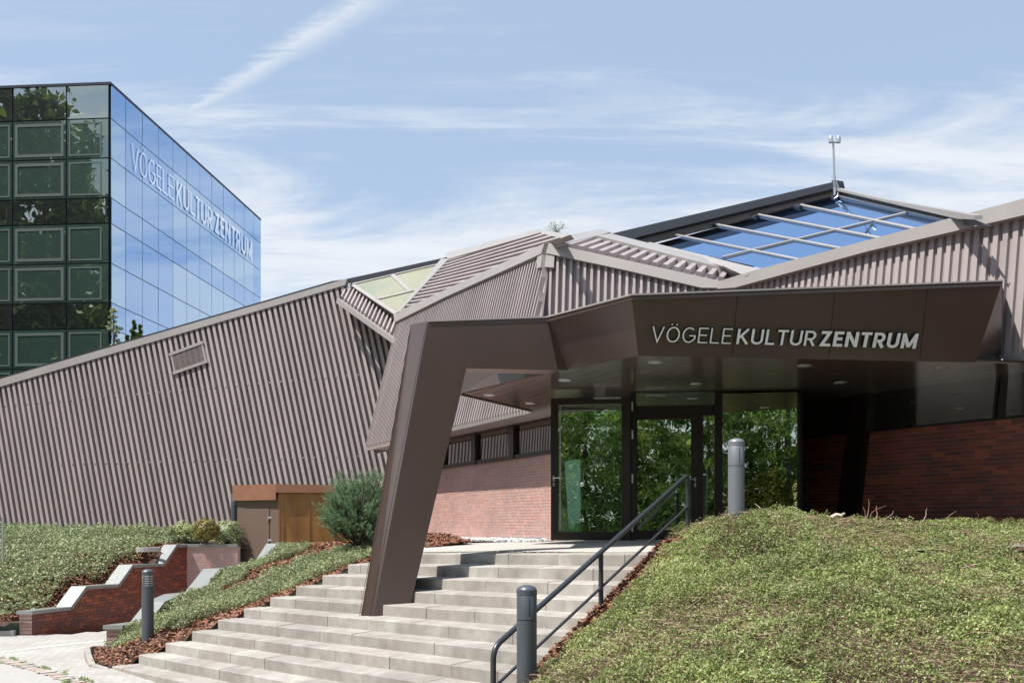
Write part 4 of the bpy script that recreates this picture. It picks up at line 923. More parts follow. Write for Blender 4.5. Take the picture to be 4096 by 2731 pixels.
# ------------------------------------------------------------------ planted beds
LP = {k: sp(step_pt(k, LEFT[k])[0] + TR * .0, step_pt(k, LEFT[k])[1], step_z(*((k, step_pt(k, LEFT[k])[1])))) for k in LEFT}
RP_ = {k: sp(step_pt(k, RIGHT[k])[0], step_pt(k, RIGHT[k])[1], step_z(k, step_pt(k, RIGHT[k])[1])) for k in RIGHT}
gp = lambda s, z: (W2.x + gdir.x * s + .06, W2.y + gdir.y * s, z)
cM = [(*LP[k][:2], LP[k].z - .015) for k in range(1, 11)] + [(LP[k].x + .25, LP[k].y + .05, LP[k].z - .05) for k in range(1, 11)]
cM += [(LP[10].x - .35, LP[10].y + .05, PZ + .03), (W2.x + .02, W2.y - .35, PZ + .16), tuple(P(450, 2610, 17.0)), tuple(P(500, 2582, 17.0)), tuple(P(591, 2556, 17.0)), tuple(P(548, 2600, 16.75)), tuple(P(400, 2628, 17.3)), tuple(P(640, 2540, 17.0)), gp(.1, -2.06), gp(1.0, -1.95), gp(1.6, -1.62), gp(2.6, -1.52), gp(3.4, -1.14), gp(5.0, -1.07), gp(6.0, -.70), gp(7.6, -.6)]
cM += [(-5.0, 18.2, -1.55), (-4.6, 19.2, -1.3), (-4.0, 20, -.98), (-3.6, 21.5, -.68), (-3.2, 22.5, -.6), (-4.3, 24.5, -.58), (-1.8, 20, -.55), (-2.2, 18.0, -.55), (-3.0, 25, -.55), (-1.3, 19.5, -.52), (-4.2, 27, -.58), ]
fM = Field(cM)
L11 = LP[10]
polyM = [(-7.22, 16.9), (-6.95, 16.45), (L11.x - .05, L11.y + .02)] + [(LP[k].x + .16, LP[k].y + .08) for k in range(9, 0, -1)] + [(-1.75, 17.6), (-.75, 19.0), (-1.6, 23), (-2.5, 27), (W2.x + gdir.x * 9.6, W2.y + gdir.y * 9.6), (W2.x + .05, W2.y + .02), (W2.x - .1, W2.y - .30), (-7.62, 17.9)]
terrain('planted_bed', fM, polyM, .10, M['soil'], 0.0, 'mulched bed between the steps and the stepped wall')
def chips(name, fld, poly, n, seed, label, mask=None, size=.038):
    X, Y, Z = scatter(fld, poly, n, seed, mask); r = np.random.default_rng(seed); C = np.stack([X, Y, Z + r.uniform(.0, .045, n)], 1)
    nn = r.normal(0, .45, (n, 3)); nn[:, 2] = 1; nn /= np.linalg.norm(nn, axis=1)[:, None]; T = np.cross(nn, r.normal(0, 1, (n, 3))); T /= np.linalg.norm(T, axis=1)[:, None]; B = np.cross(nn, T)
    a = (size * r.uniform(.4, 1.4, n))[:, None]; b = (size * .4 * r.uniform(.5, 1.4, n))[:, None]
    V = np.stack([C - T * a - B * b, C + T * a * .8 - B * b * .9, C + T * a + B * b * .7, C - T * a * .8 + B * b], 1).reshape(-1, 3)
    me = np_mesh(name, V, 4); me.materials.append(M['mulch']); o = bpy.data.objects.new(name, me); COL.objects.link(o); tag(o, label, kind='stuff')
chips('bark_mulch', fM, polyM, 30000, 5, 'reddish bark mulch in the bed left of the steps')
BX = {}
def plants(name, fld, poly, n, seed, size, m, label, mask=None, lump=.16, base=.03, twigs=0, lf_flat=.45, sc=1.7):
    X, Y, Z = scatter(fld, poly, n, seed, mask); r = np.random.default_rng(seed + 9)
    top = lump * 1.3 * (vnoise(X, Y, sc * .55, seed + 7) - .45) + lump * (.35 + .9 * vnoise(X, Y, sc, seed) * .6 + .5 * vnoise(X, Y, sc * 3.1, seed + 1) * .6 + .35 * vnoise(X, Y, sc * 8, seed + 2))
    cl = vnoise(X, Y, 11, seed + 5); keep = (cl + r.uniform(0, .75, n)) > .42; X, Y, Z, top, cl = X[keep], Y[keep], Z[keep], top[keep] * (.55 + .8 * cl[keep]), cl[keep]; n = len(X)
    u = r.uniform(0, 1, n) ** .45; C = np.stack([X, Y, Z + base + top * u], 1)
    o = leaves(name, C, size, m, seed, lf_flat); tag(o, label, kind='stuff')
    if twigs:
        k = r.choice(n, twigs); Ct = C[k] + np.array([0, 0, .012]); o = sticks(name + '_twigs', Ct, .13, .0028, M['twig'], seed + 2, .75); tag(o, 'dry brown twigs among the ' + name.replace('_', ' '), kind='stuff')
# bed M: shrubs along the ramp wall, bare mulch near the steps and under the pine
def distline(X, Y, a, b):
    d = np.array([b[0] - a[0], b[1] - a[1]]); L = np.hypot(*d); d = d / L; t = np.clip((X - a[0]) * d[0] + (Y - a[1]) * d[1], 0, L); return np.hypot(X - a[0] - d[0] * t, Y - a[1] - d[1] * t)
ga, gb = (-6.2, 17.9), (-3.05, 20.9); wa, wb_ = (W2.x + .3, W2.y + .3), (W2.x + gdir.x * 6.0 + .2, W2.y + gdir.y * 6.0)
gc0, gc1 = (-4.6, 18.2), (-2.55, 18.7)
def mM(X, Y, r):
    d = np.minimum(distline(X, Y, ga, gb) / .85, distline(X, Y, wa, wb_) / .6); d = np.minimum(d, distline(X, Y, (-5.3, 17.75), (-2.7, 18.3)) / .5)
    return (d + (vnoise(X, Y, 2.6, 4) - .5) * .7) < 1.0
plants('ground_cover', fM, polyM, 75000, 21, .019, M['leaf_grey'], 'small-leaved evergreen ground cover on the slope left of the steps', mM, .16, .0, 900)
# edging kerb of the tip
tip = thing('bed_edging', (-7.3, 17.3, PZ), 'weathered stone edging round the tip of the mulched bed', 'edging')
tp = [(-7.30, 18.1), (-7.68, 17.95), (-7.60, 17.6), (-7.26, 16.88), (L11.x - .42, L11.y + .22), (L11.x - .02, L11.y - .03)]
hz = [.13, .15, .16, .13, .06, .015]
for i, (a, b) in enumerate(zip(tp, tp[1:])):
    a3, b3 = Vector((a[0], a[1], PZ - .05)), Vector((b[0], b[1], PZ - .05)); d = (b3 - a3).normalized(); s = Vector((-d.y, d.x, 0)) * .05; e_ = d * .006
    MB().add([a3 + e_ + s, b3 - e_ + s, b3 - e_ - s, a3 + e_ - s] + [a3 + e_ + s + Vector((0, 0, hz[i] + .05)), b3 - e_ + s + Vector((0, 0, hz[i + 1] + .05)), b3 - e_ - s * .8 + Vector((0, 0, hz[i + 1] + .04)), a3 + e_ - s * .8 + Vector((0, 0, hz[i] + .04))],
             [(3, 2, 1, 0), (4, 5, 6, 7), (0, 1, 5, 4), (1, 2, 6, 5), (2, 3, 7, 6), (3, 0, 4, 7)]).build('edging_stone', M['conc'], tip)
# left bank behind the ramp wall
w1 = lambda s, dx, z: (W1.x + gdir.x * s - .3 - dx, W1.y + gdir.y * s, z)
cL = [w1(0, 0, -2.12), w1(1.1, 0, -2.0), w1(1.7, 0, -1.75), w1(2.9, 0, -1.55), w1(3.4, 0, -1.25), w1(4.6, 0, -1.12), w1(5.2, 0, -.74), w1(6.5, 0, -.66),
      (-12.5, 20.5, -2.28), (-16, 21.2, -2.3), (-22, 22, -2.3), (-11.2, 21.8, -1.75), (-13.5, 23, -1.3), (-17, 23.5, -1.35), (-10.6, 23, -1.3), (-10.5, 24.6, -.85), (-13, 25.2, -.72), (-17, 25.8, -.78), (-9.4, 26, -.68), (-12, 28, -.50), (-17, 29, -.52), (-9, 28, -.55), (-5, 29, -.55), (-6, 33, -.6), (-19, 34, -.6), (-24, 30, -.55)]
fL = Field(cL)
polyL = [(W1.x - .12, W1.y - .15), (-14, 20.2), (-26, 20.4), (-28, 36), (-3.5, 36), (-3.2, 29), (-5.3, 28.5), (-7.2, 27.2), (W1.x + gdir.x * 6.4 - .1, W1.y + gdir.y * 6.6), (W1.x + gdir.x * 5.6 - .12, W1.y + gdir.y * 5.6)]
terrain('left_bank', fL, polyL, .2, M['soil'], 0, 'planted bank in front of the long ribbed wall')
polyL2 = [p for p in polyL if p[1] < 30]; polyL2 = [(W1.x - .35, W1.y + .0), (-14, 20.45), (-20, 20.9), (-20, 29.5), (-5.6, 29.5), (-6.9, 27.6), (W1.x + gdir.x * 5.9 - .4, W1.y + gdir.y * 6.4)]
def mL(X, Y, r):
    bare = (np.hypot(X + 9.0, (Y - 24.7) / 1.3) < .55 + .3 * (vnoise(X, Y, 3, 2) - .5)) | ((np.abs(X - (W1.x + (Y - W1.y) * .24 - .3)) < .30) & (Y < 25) & (vnoise(X, Y, 1.7, 5) > .42)) | ((X > -9.3) & (Y > 25.5) & (Y < 26.3) & (X < -7.5))
    return ~bare
plants('bank_cover', fL, polyL2, 125000, 31, .030, M['leaf_grey'], 'dense grey-green ground cover over the bank left of the ramp', mL, .22, .0, 1500, .4, 1.3)
chips('bank_mulch', fL, [(W1.x - .3, W1.y), (-11.5, 20.8), (-11, 24), (-9.7, 27), (-8.3, 27), (W1.x + gdir.x * 5.6 - .3, W1.y + gdir.y * 5.6)], 9000, 8, 'bark mulch along the long stepped wall', None, .045)
# small curb in front of the left bank
cb = thing('bank_kerb', (-11, 20.5, PZ), 'low dark concrete kerb edging the left bank', 'kerb')
ca, cc = Vector((W1.x - .27, W1.y - .22, PZ - .03)), Vector((-16.5, 20.2, PZ - .03))
for i in range(6):
    p, q_ = ca.lerp(cc, i / 6 + .003), ca.lerp(cc, (i + 1) / 6 - .003); MB().prism([p, q_, q_ + Vector((0, .10, 0)), p + Vector((0, .10, 0))], (0, 0, .15)).build('kerb_stone', M['coping'], cb)
# broken concrete ring by the wall
rg = P(592, 2188, 25.3); o = MB().lathe(rg, [(.29, -.11), (.30, -.02), (.30, 0), (.24, 0), (.23, -.11)], 20).build('concrete_ring', M['landing'], None, False); tag(o, 'broken concrete ring half sunk in the bank above the stepped wall', 'ring')
# small leafy shrubs at the top of the bank
def shrub(name, c, rx, ry, rz, n, size, m, label, cat, seed, grp=None, stems=True):
    r = np.random.default_rng(seed); t = thing(name, tuple(c), label, cat, grp)
    d = r.normal(0, 1, (n, 3)); d /= np.linalg.norm(d, axis=1)[:, None]; rad = r.uniform(.45, 1, n)[:, None] ** .5
    bl = 1 + .22 * np.sin(d[:, :1] * 7 + seed) * np.cos(d[:, 2:] * 6 + seed * 2)
    C = np.array(c) + d * rad * bl * np.array([rx, ry, rz]) + np.array([0, 0, rz * .9]); C[:, 2] = np.maximum(C[:, 2], c[2] + .02)
    o = leaves('foliage', C, size, m, seed, .3); o.parent = t; o.location = -Vector(c)
    if stems:
        mb = MB()
        for i in range(7):
            a = i * .9; mb.tube([Vector(c) + Vector((math.cos(a) * .03, math.sin(a) * .03, -.1)), Vector(c) + Vector((math.cos(a) * rx * .3, math.sin(a) * ry * .3, rz * .7)), Vector(c) + Vector((math.cos(a) * rx * .6, math.sin(a) * ry * .6, rz * 1.3))], [.02, .014, .006], 5)
        mb.build('stems', M['bark'], t)
    return t
shrub('golden_shrub', P(826, 2160, 26.6), .36, .34, .33, 2600, .026, M['red_leaf'], 'round shrub with golden and reddish leaves at the end of the bank', 'shrub', 41)
shrub('green_shrub', P(908, 2166, 27.1), .42, .4, .32, 2600, .027, M['leaf_grey'], 'low grey-green shrub tucked against the copper shed', 'shrub', 42)
shrub('green_shrub', P(740, 2160, 27.6), .5, .4, .28, 2200, .027, M['leaf'], 'low spreading shrub left of the golden one', 'shrub', 43)
# dwarf pine
def pine(c, H_, Rr, label, seed):
    r = np.random.default_rng(seed); t = thing('dwarf_pine', tuple(c), label, 'pine'); c = Vector(c); br = MB(); tips = []
    for i in range(150):
        a = r.uniform(0, 2 * math.pi); h = r.uniform(.02, .80) * H_; prof = Rr * (1.0 - .60 * (h / H_) ** 1.4) * (.5 + .6 * min(1, h / (.22 * H_) + .35)); rr = prof * r.uniform(.5, 1.08)
        if a > math.pi * .75 and a < math.pi * 1.35: rr *= 1.05
        e = c + Vector((math.cos(a) * rr + .16 * h / H_ * Rr, math.sin(a) * rr, h + r.uniform(.05, .3) * H_)); s = c + Vector((math.cos(a) * .05 + .1 * h / H_, math.sin(a) * .05, h * .6)); m_ = s.lerp(e, .6) - Vector((0, 0, .06 * H_))
        br.tube([s, m_, e], [.018, .011, .005], 4, False)
        for j in range(13):
            p = m_.lerp(e, r.uniform(.25, 1.0)) + Vector(r.normal(0, .065, 3)); d = (Vector((math.cos(a), math.sin(a), 0)) * r.uniform(.5, 1.2) + Vector((0, 0, .8)) + Vector(r.normal(0, .35, 3))).normalized()
            tips.append((p, d))
    br.build('branches', M['bark'], t)
    P0 = np.array([p[:] for p, d in tips]); D = np.array([d[:] for p, d in tips]); n = len(P0); k = 46; L_ = r.uniform(.09, .19, n)
    tt = r.uniform(0, 1, (n, k)); base = P0[:, None] + D[:, None] * (tt * L_[:, None])[..., None]
    dr_ = r.normal(0, 1, (n, k, 3)); dr_ -= (dr_ * D[:, None]).sum(-1, keepdims=True) * D[:, None]; dr_ /= np.linalg.norm(dr_, axis=-1, keepdims=True); nd = D[:, None] * r.uniform(.3, 1.0, (n, k, 1)) + dr_ * .95; nd /= np.linalg.norm(nd, axis=-1, keepdims=True)
    ln_ = .042 * r.uniform(.7, 1.2, (n, k, 1)); sd = np.cross(nd, r.normal(0, 1, (n, k, 3))); sd /= np.linalg.norm(sd, axis=-1, keepdims=True); w_ = .0026
    V = np.stack([base - sd * w_, base + nd * ln_ - sd * w_ * .3, base + nd * ln_ + sd * w_ * .3, base + sd * w_], 2).reshape(-1, 3)
    V4 = V.reshape(n, k * 4, 3)
    me = np_mesh('needles', V, 4); me.materials.append(M['pine']); o = bpy.data.objects.new('needles', me); COL.objects.link(o); o.parent = t; o.location = -c
pine(P(1425, 2186, 20.6), 1.50, .74, 'bushy blue-green dwarf pine standing on mulch beside the slanting pillar', 51)

# right hand mound
ph = lambda k, d: (RP_[k].x + .06 + d * .7, RP_[k].y - .07 - d * .6, RP_[k].z)
cR = [(*RP_[k][:2], RP_[k].z + .02) for k in range(0, 9)]
cR += [tuple(P(2760, 2150, 12.9)), tuple(P(2860, 2108, 12.2)), tuple(P(2960, 2096, 11.6)), tuple(P(3130, 2092, 11.7)), tuple(P(3400, 2134, 11.7)), tuple(P(3560, 2130, 11.7)), tuple(P(3750, 2146, 11.6)), tuple(P(4100, 2196, 11.3)), tuple(P(4500, 2230, 11.0))]
cR += [(3.0, 14.2, -.28), (4.2, 13.7, -.24), (5.5, 13.2, -.2), (7.0, 12.5, -.15), (9, 11.5, -.15)]
cR += [tuple(P(2600, 2530, 9.6)), tuple(P(3400, 2430, 9.0)), tuple(P(3000, 2275, 10.9)), tuple(P(3700, 2285, 10.2)), tuple(P(2600, 2731, 8.4)), tuple(P(3200, 2731, 7.8)), tuple(P(4096, 2731, 7.2)), tuple(P(2330, 2670, 9.3)), tuple(P(2700, 2325, 10.9)), (.4, 8.5, -1.75), (1, 6.0, -2.3), (3, 5, -2.3), (6, 4.4, -2.25), (9, 5, -2.0), (8, 7.5, -1.1)]
fR = Field(cR)
polyR = [(RP_[k].x + .0, RP_[k].y - .05) for k in range(9, -1, -1)] + [(1.9, 12.75), (2.3, 13.5), (3.1, 14.6), (4.5, 14.3), (6.5, 13.5), (9, 12), (13, 10), (13, 4), (6, 4), (1, 5.6), (-.6, 8.4)]
terrain('right_mound', fR, polyR, .10, M['soil'], 0.0, 'planted mound right of the steps')
sa = [(RP_[k].x, RP_[k].y) for k in range(9, -1, -1)]
def mR(X, Y, r):
    d = np.min([distline(X, Y, a, b) for a, b in zip(sa, sa[1:])], axis=0); return d > .24 + .34 * vnoise(X, Y, 2.3, 8)
def mRc(X, Y, r):
    d = np.min([distline(X, Y, a, b) for a, b in zip(sa, sa[1:])], axis=0); return d < .65
chips('mound_mulch', fR, polyR, 9000, 61, 'reddish bark mulch in the gap between steps and mound', mRc, .034)
polyRv = [(RP_[k].x + .1, RP_[k].y - .1) for k in range(9, -1, -1)] + [(1.95, 12.7), (2.4, 13.4), (3.1, 14.2), (4.5, 13.9), (6.5, 13.1), (8.6, 12.0), (7.6, 8.0), (5.6, 6.3), (1.0, 6.9), (-.2, 8.3)]
def bare(X, Y): return (vnoise(X, Y, 1.05, 12) * .6 + vnoise(X, Y, 3.2, 13) * .4)
def mRg(X, Y, r): return mR(X, Y, r) & ((bare(X, Y) < .56) | (r < .34))
plants('mound_cover', fR, polyRv, 470000, 71, .0125, M['leaf'], 'small-leaved green cotoneaster carpet covering the right mound', mRg, .15, -.02, 0, .50, 1.6)
def mRt(X, Y, r): return mR(X, Y, r) & ((bare(X, Y) > .46) | (r < .25))
X, Y, Z = scatter(fR, polyRv, 15000, 73, mRt); C = np.stack([X, Y, Z + .06 + .09 * rng.uniform(0, 1, 15000)], 1)
o = sticks('mound_twigs', C, .075, .0022, M['twig'], 74, .82); tag(o, 'brown twigs lying through the mound cover', kind='stuff')
# a few long dead branches along the crest
db = thing('dead_branches', tuple(P(3510, 2070, 11.9)), 'pale dead branches sticking up from the crest of the mound', 'branches')
for i, (x, y) in enumerate([(3465, 2060), (3480, 2050), (3500, 2068), (3530, 2070), (3620, 2068), (3690, 2068), (3775, 2075), (3805, 2078), (3350, 2062), (3900, 2085), (3060, 2040), (3460, 2070)]):
    r_ = random.Random(i); p = P(x, y + 18, 11.9 + r_.uniform(-.2, .1)); path = [p]; d = Vector((r_.uniform(-.8, .8), 0, r_.uniform(.4, 1)))
    for j in range(4): d = (d + Vector((r_.uniform(-.5, .5), r_.uniform(-.3, .3), r_.uniform(-.4, .3)))).normalized(); path.append(path[-1] + d * r_.uniform(.03, .075))
    MB().tube(path, [.008, .007, .005, .004, .002], 5).build('branch', M['twig'], db)
lg = [P(3325, 2070, 11.8), P(3345, 2058, 11.8), P(3368, 2061, 11.8), P(3376, 2052, 11.75)]
MB().tube(lg, [.028, .024, .022, .012], 8).build('branch', mat('pale_wood', (.5, .44, .34), .8, 0, .2, 8), db, True)

# ------------------------------------------------------------------ bollards and handrail
def bollard(c, ztop, label, m, louvre=False, slot=0.0):
    c = Vector(c); r_ = .1; h = ztop - c.z; t = thing('bollard', tuple(c), label, 'bollard', 'cylindrical metal bollards around the steps'); n = 40
    dome = [(0, h), (.035, h - .002), (.068, h - .012), (.09, h - .028), (.0985, h - .045)]
    if not louvre:
        MB().lathe(c, [(r_, -.4), (r_, h - .345)], n).build('post', m, t, True)
        MB().lathe(c, [(.094, h - .346), (.094, h - .338)], n).build('joint', M['black'], t, True)
        MB().lathe(c, [(r_, h - .338), (r_ + .0005, h - .10), (r_ - .001, h - .098), (r_ + .002, h - .096), (r_ + .002, h - .046)] + dome[::-1], n).build('head', m, t, True)
        a = slot; s = MB(); dv = Vector((math.cos(a), math.sin(a), 0)); p = c + dv * (r_ + .0005); sv = Vector((-dv.y, dv.x, 0))
        s.prism([p - sv * .003 + Vector((0, 0, h - .31)), p + sv * .003 + Vector((0, 0, h - .31)), p + sv * .003 + Vector((0, 0, h - .12)), p - sv * .003 + Vector((0, 0, h - .12))], dv * .001); s.build('slot', M['black'], t)
        MB().box(p + Vector((0, 0, h - .325)), .004, .004, .004).build('screw', M['steel'], t)
    else:
        MB().lathe(c, [(r_, -.4), (r_, h - .335)], n).build('post', m, t, True)
        MB().lathe(c, [(.094, h - .336), (.094, h - .33)], n).build('joint', M['black'], t, True)
        MB().lathe(c, [(r_, h - .33), (r_, h - .29), (.07, h - .288)], n).build('collar', m, t, True)
        MB().lathe(c, [(.088, h - .29), (.088, h - .11)], n).build('lens', M['lens'], t, True)
        for i in range(4): z = h - .262 + i * .038; MB().lathe(c, [(.07, z), (r_ + .001, z - .008), (r_ + .001, z + .004), (.07, z + .012), (.07, z)], n).build('louvre', m, t, True)
        for a in (0.35, 2.8, 4.3, 5.2 + .25): MB().tube([c + Vector((math.cos(a) * .09, math.sin(a) * .09, h - .29)), c + Vector((math.cos(a) * .09, math.sin(a) * .09, h - .11))], .009, 6).build('rib', m, t)
        MB().lathe(c, [(.07, h - .112), (r_, h - .112), (r_, h - .046)] + dome[::-1], n).build('head', m, t, True)
    return t
zB = lambda y, Y: (HY - y) / F * Y
bf = P(2107, 2083, 9.75); bollard((bf.x, bf.y, -1.80), zB(2338, 9.75), 'dark grey bollard with slotted head in front of the handrail, at bottom centre', M['boll'], slot=R(-75))
b2_ = P(591, 2083, 17.0); bollard((b2_.x, b2_.y, zB(2560, 17.0)), zB(2274, 17.0), 'dark grey bollard light with louvred head standing in mulch beside the ramp', M['boll'], True)
b3_ = P(2945, 2083, 12.1); bollard((b3_.x, b3_.y, -.3), zB(1752, 12.1), 'pale grey bollard rising behind the mound in front of the glass', M['boll_light'], slot=R(-80))
b4_ = P(938, 2083, 28.6); bollard((b4_.x, b4_.y, -.6), zB(1975, 28.6), 'grey bollard partly hidden behind the copper shed', M['boll'], slot=R(-75))
rl = thing('handrail', tuple(P(2405, 2504, 11.35)), 'dark painted tubular handrail with a lower rail along the right side of the steps', 'handrail')
r_lo = P(1973, 2590, 9.85); r_mid = P(2405, 2207, 11.35); r_hi = P(2752, 1897, 13.05)
dirr = (r_hi - r_lo).normalized()
bend = lambda p, a, b, r_, n=7: [p + a * r_ * (1 - i / n) ** 2 + b * r_ * (i / n) ** 2 for i in range(n + 1)]
dn = Vector((0, 0, -1))
path = [Vector((r_lo.x, r_lo.y, -2.4))] + bend(r_lo, dn, dirr, .13) + bend(r_hi, -dirr, dn, .10) + [Vector((r_hi.x, r_hi.y, -.45))]
MB().tube(path, .030, 20).build('top_rail', M['rail'], rl, True)
lr0, lr1 = Vector((r_lo.x, r_lo.y, r_lo.z - .40)), Vector((r_hi.x, r_hi.y, r_hi.z - .42))
MB().tube([lr0, lr1], .017, 14).build('lower_rail', M['rail'], rl, True)
tm = (r_mid.x - r_lo.x) / (r_hi.x - r_lo.x); pm_ = r_lo.lerp(r_hi, tm)
MB().tube([Vector((pm_.x, pm_.y, -1.4)), Vector((pm_.x, pm_.y, pm_.z - .01))], .029, 18).build('post', M['rail'], rl, True)
# thin marker post at far left
mp_ = P(12, 2120, 23.5); o = MB().tube([Vector((mp_.x, mp_.y, -1.2)), Vector((mp_.x, mp_.y, .05))], .03, 10).build('marker_post', M['galv'], None, True); tag(o, 'thin pale post in the ground cover at the far left edge', 'post')

# ------------------------------------------------------------------ glass office tower
T0 = P(439, 2083, 46.0); tf = Vector((-.9967, .0814, 0)); ts = Vector((.0814, .9967, 0))
TFP = plane2(T0, tf, (0, 0, 1)); TSP = plane2(T0, ts, (0, 0, 1)); tfs = lambda x: (hit(TFP, x, 2083) - T0).dot(tf); tss = lambda x: (hit(TSP, x, 2083) - T0).dot(ts)
zrow = [(HY - (y / 1.306 + 300)) / F * 46 for y in (54, 230, 437, 644, 777, 984, 1190, 1325, 1532, 1738, 1873, 2080)]
twr = thing('office_tower', (T0.x, T0.y, -3.5), 'mirror glazed office block with a lettered glass side behind the low museum wing', 'building')
fx = [0, tfs(269), tfs(54), tfs(-160), tfs(-330), tfs(-520), tfs(-690)]
sxs = [0] + [tss(x / 1.306) for x in (648, 736, 819, 896, 968, 1037, 1099, 1160, 1217, 1269, 1320, 1357)]
WF, WS = fx[-1], sxs[-1]
core = [T0, T0 + tf * WF, T0 + tf * WF + ts * WS, T0 + ts * WS]
MB().prism([Vector((p.x, p.y, -3.5)) for p in core], (0, 0, zrow[0] + 3.5)).build('structure', M['tower_joint'], twr)
MB().prism([T0 + ts * .01 + Vector((.04, 0, -3.5)), T0 + ts * (WS - .01) + Vector((.04, 0, -3.5)), T0 + ts * (WS - .01) + Vector((.04, 0, zrow[0])), T0 + ts * .01 + Vector((.04, 0, zrow[0]))], (.006, 0, 0)).build('side_backing', M['tower_joint_side'], twr)
nf_ = Vector((-.0814, -.9967, 0)); ns_ = Vector((.9967, -.0814, 0)); jg = .03
WINR = {1, 2, 4, 5, 7, 8}
for r_ in range(len(zrow)):
    zt_, zb2 = zrow[r_], (zrow[r_ + 1] if r_ + 1 < len(zrow) else -3.5)
    rr = random.Random(r_)
    for i in range(len(fx) - 1):
        a, b = fx[i] + jg, fx[i + 1] - jg; tl = (rr.uniform(-.004, .004), rr.uniform(-.004, .004))
        def fp_(s, z, d=0.0): return T0 + tf * s + Vector((0, 0, z)) + nf_ * (.05 + d)
        w_ = r_ in WINR
        o = MB().prism([fp_(a, zb2 + jg), fp_(b, zb2 + jg, tl[0]), fp_(b, zt_ - jg, tl[0] + tl[1]), fp_(a, zt_ - jg, tl[1])], nf_ * .03).build('glass_panel', M['tower_win'] if w_ else M['tower_front'], twr)
        if w_:
            m_ = .10 if i != 0 else .14; a2, b2_x = a + (.32 if i == 0 else .10), b - .10; c_, d_ = zb2 + .14, zt_ - .16; fw = .07 if i % 2 == 0 else .13
            for p0, p1, q0_, q1_ in ((a2, a2 + fw, c_, d_), (b2_x - fw, b2_x, c_, d_), (a2 + fw, b2_x - fw, c_, c_ + fw), (a2 + fw, b2_x - fw, d_ - fw, d_)):
                MB().prism([fp_(p0, q0_, .035), fp_(p1, q0_, .035), fp_(p1, q1_, .035), fp_(p0, q1_, .035)], nf_ * .012).build('frame', M['tower_frame'], o)
    for i in range(len(sxs) - 1):
        a, b = sxs[i] + .02, sxs[i + 1] - .02; tl = (rr.uniform(-.003, .003), rr.uniform(-.004, .004))
        def sp_(s, z, d=0.0): return T0 + ts * s + Vector((0, 0, z)) + ns_ * (.05 + d)
        pale = r_ in WINR and (i in (0, 4, 5, 6, 7, 8, 9, 10))
        MB().prism([sp_(a, zb2 + .02), sp_(b, zb2 + .02, tl[0]), sp_(b, zt_ - .02, tl[0] + tl[1]), sp_(a, zt_ - .02, tl[1])], ns_ * .03).build('glass_panel', M['tower_side2'] if pale else M['tower_side'], twr)
MB().prism([T0 + nf_ * .1 + ns_ * .09 + Vector((0, 0, zrow[0])), T0 + tf * WF + nf_ * .1 + Vector((0, 0, zrow[0])), T0 + tf * WF + ts * WS + Vector((0, 0, zrow[0])), T0 + ts * WS + ns_ * .09 + Vector((0, 0, zrow[0]))], (0, 0, .12)).build('parapet', M['tower_joint'], twr)
# film letters on the side glass
tsg = thing('tower_lettering', tuple(hit(TSP, 520, 683)), 'tall pale capital letters set on the blue glass side of the office block', 'sign')
zl0_ = hit(TSP, 530, 684).z; zl1_ = hit(TSP, 518, 574).z; hh = zl1_ - zl0_
tpl = lambda u, v: T0 + ts * (u * hh) + Vector((0, 0, zl0_ + v * hh)) + ns_ * .12
for txt, xa, xb, w in (('VÖGELE', 676, 894, .07), ('KULTUR', 912, 1098, .12), ('ZENTRUM', 1112, 1307, .17)):
    lettering(tsg, tpl, txt, tss(xa / 1.306) / hh, tss(xb / 1.306) / hh, w, .012, M['tower_letter'], None, ns_, 1)

# ------------------------------------------------------------------ trees
def tree(name, base, h, r, n, size, m, label, seed, kind='round', grp=None, trunk=.25, low=.25):
    base = Vector(base); g = np.random.default_rng(seed); t = thing(name, tuple(base), label, 'tree', grp); C = []
    nb = 60 if kind == 'round' else 90; mb = MB(); mb.tube([base + Vector((0, 0, -.5)), base + Vector((0, 0, h * .5)), base + Vector((0, 0, h * .93))], [trunk, trunk * .6, trunk * .12], 9)
    per = n // nb
    for i in range(nb):
        a = g.uniform(0, 2 * math.pi)
        if kind == 'round':
            f_ = g.uniform(0, 1); hh_ = h * (low + (1 - low) * f_); rr = r * math.sin(math.pi * min(.98, .15 + .8 * f_)) * g.uniform(.3, 1.0); cs = r * g.uniform(.16, .30)
            c = base + Vector((math.cos(a) * rr, math.sin(a) * rr, hh_)); s0 = base + Vector((0, 0, hh_ * .75)); sq = .75
        else:
            f_ = g.uniform(0, 1) ** 1.2; hh_ = h * (low + (1 - low) * f_); rr = r * (1 - f_) * g.uniform(.2, 1.0); cs = r * .20 * (1.15 - f_); c = base + Vector((math.cos(a) * rr, math.sin(a) * rr, hh_ - rr * .25)); s0 = base + Vector((0, 0, hh_)); sq = .45
        mb.tube([s0, s0.lerp(c, .55) + Vector((0, 0, .1)), c], [trunk * .22, trunk * .12, trunk * .04], 5, False)
        d = g.normal(0, 1, (per, 3)); d /= np.linalg.norm(d, axis=1)[:, None]; d *= g.uniform(.2, 1, (per, 1)) ** .6 * cs * np.array([1.2, 1.2, sq]); C.append(np.array(c) + d)
    mb.build('trunk', M['bark'], t)
    o = leaves('crown', np.concatenate(C), size, m, seed, .25); o.parent = t; o.location = -base
    return t
tree('birch', P(2225, 1020, 44), 1.45, .8, 1100, .028, M['leaf'], 'wispy top of a young tree showing above the folded roof', 81, trunk=.05, low=.0)
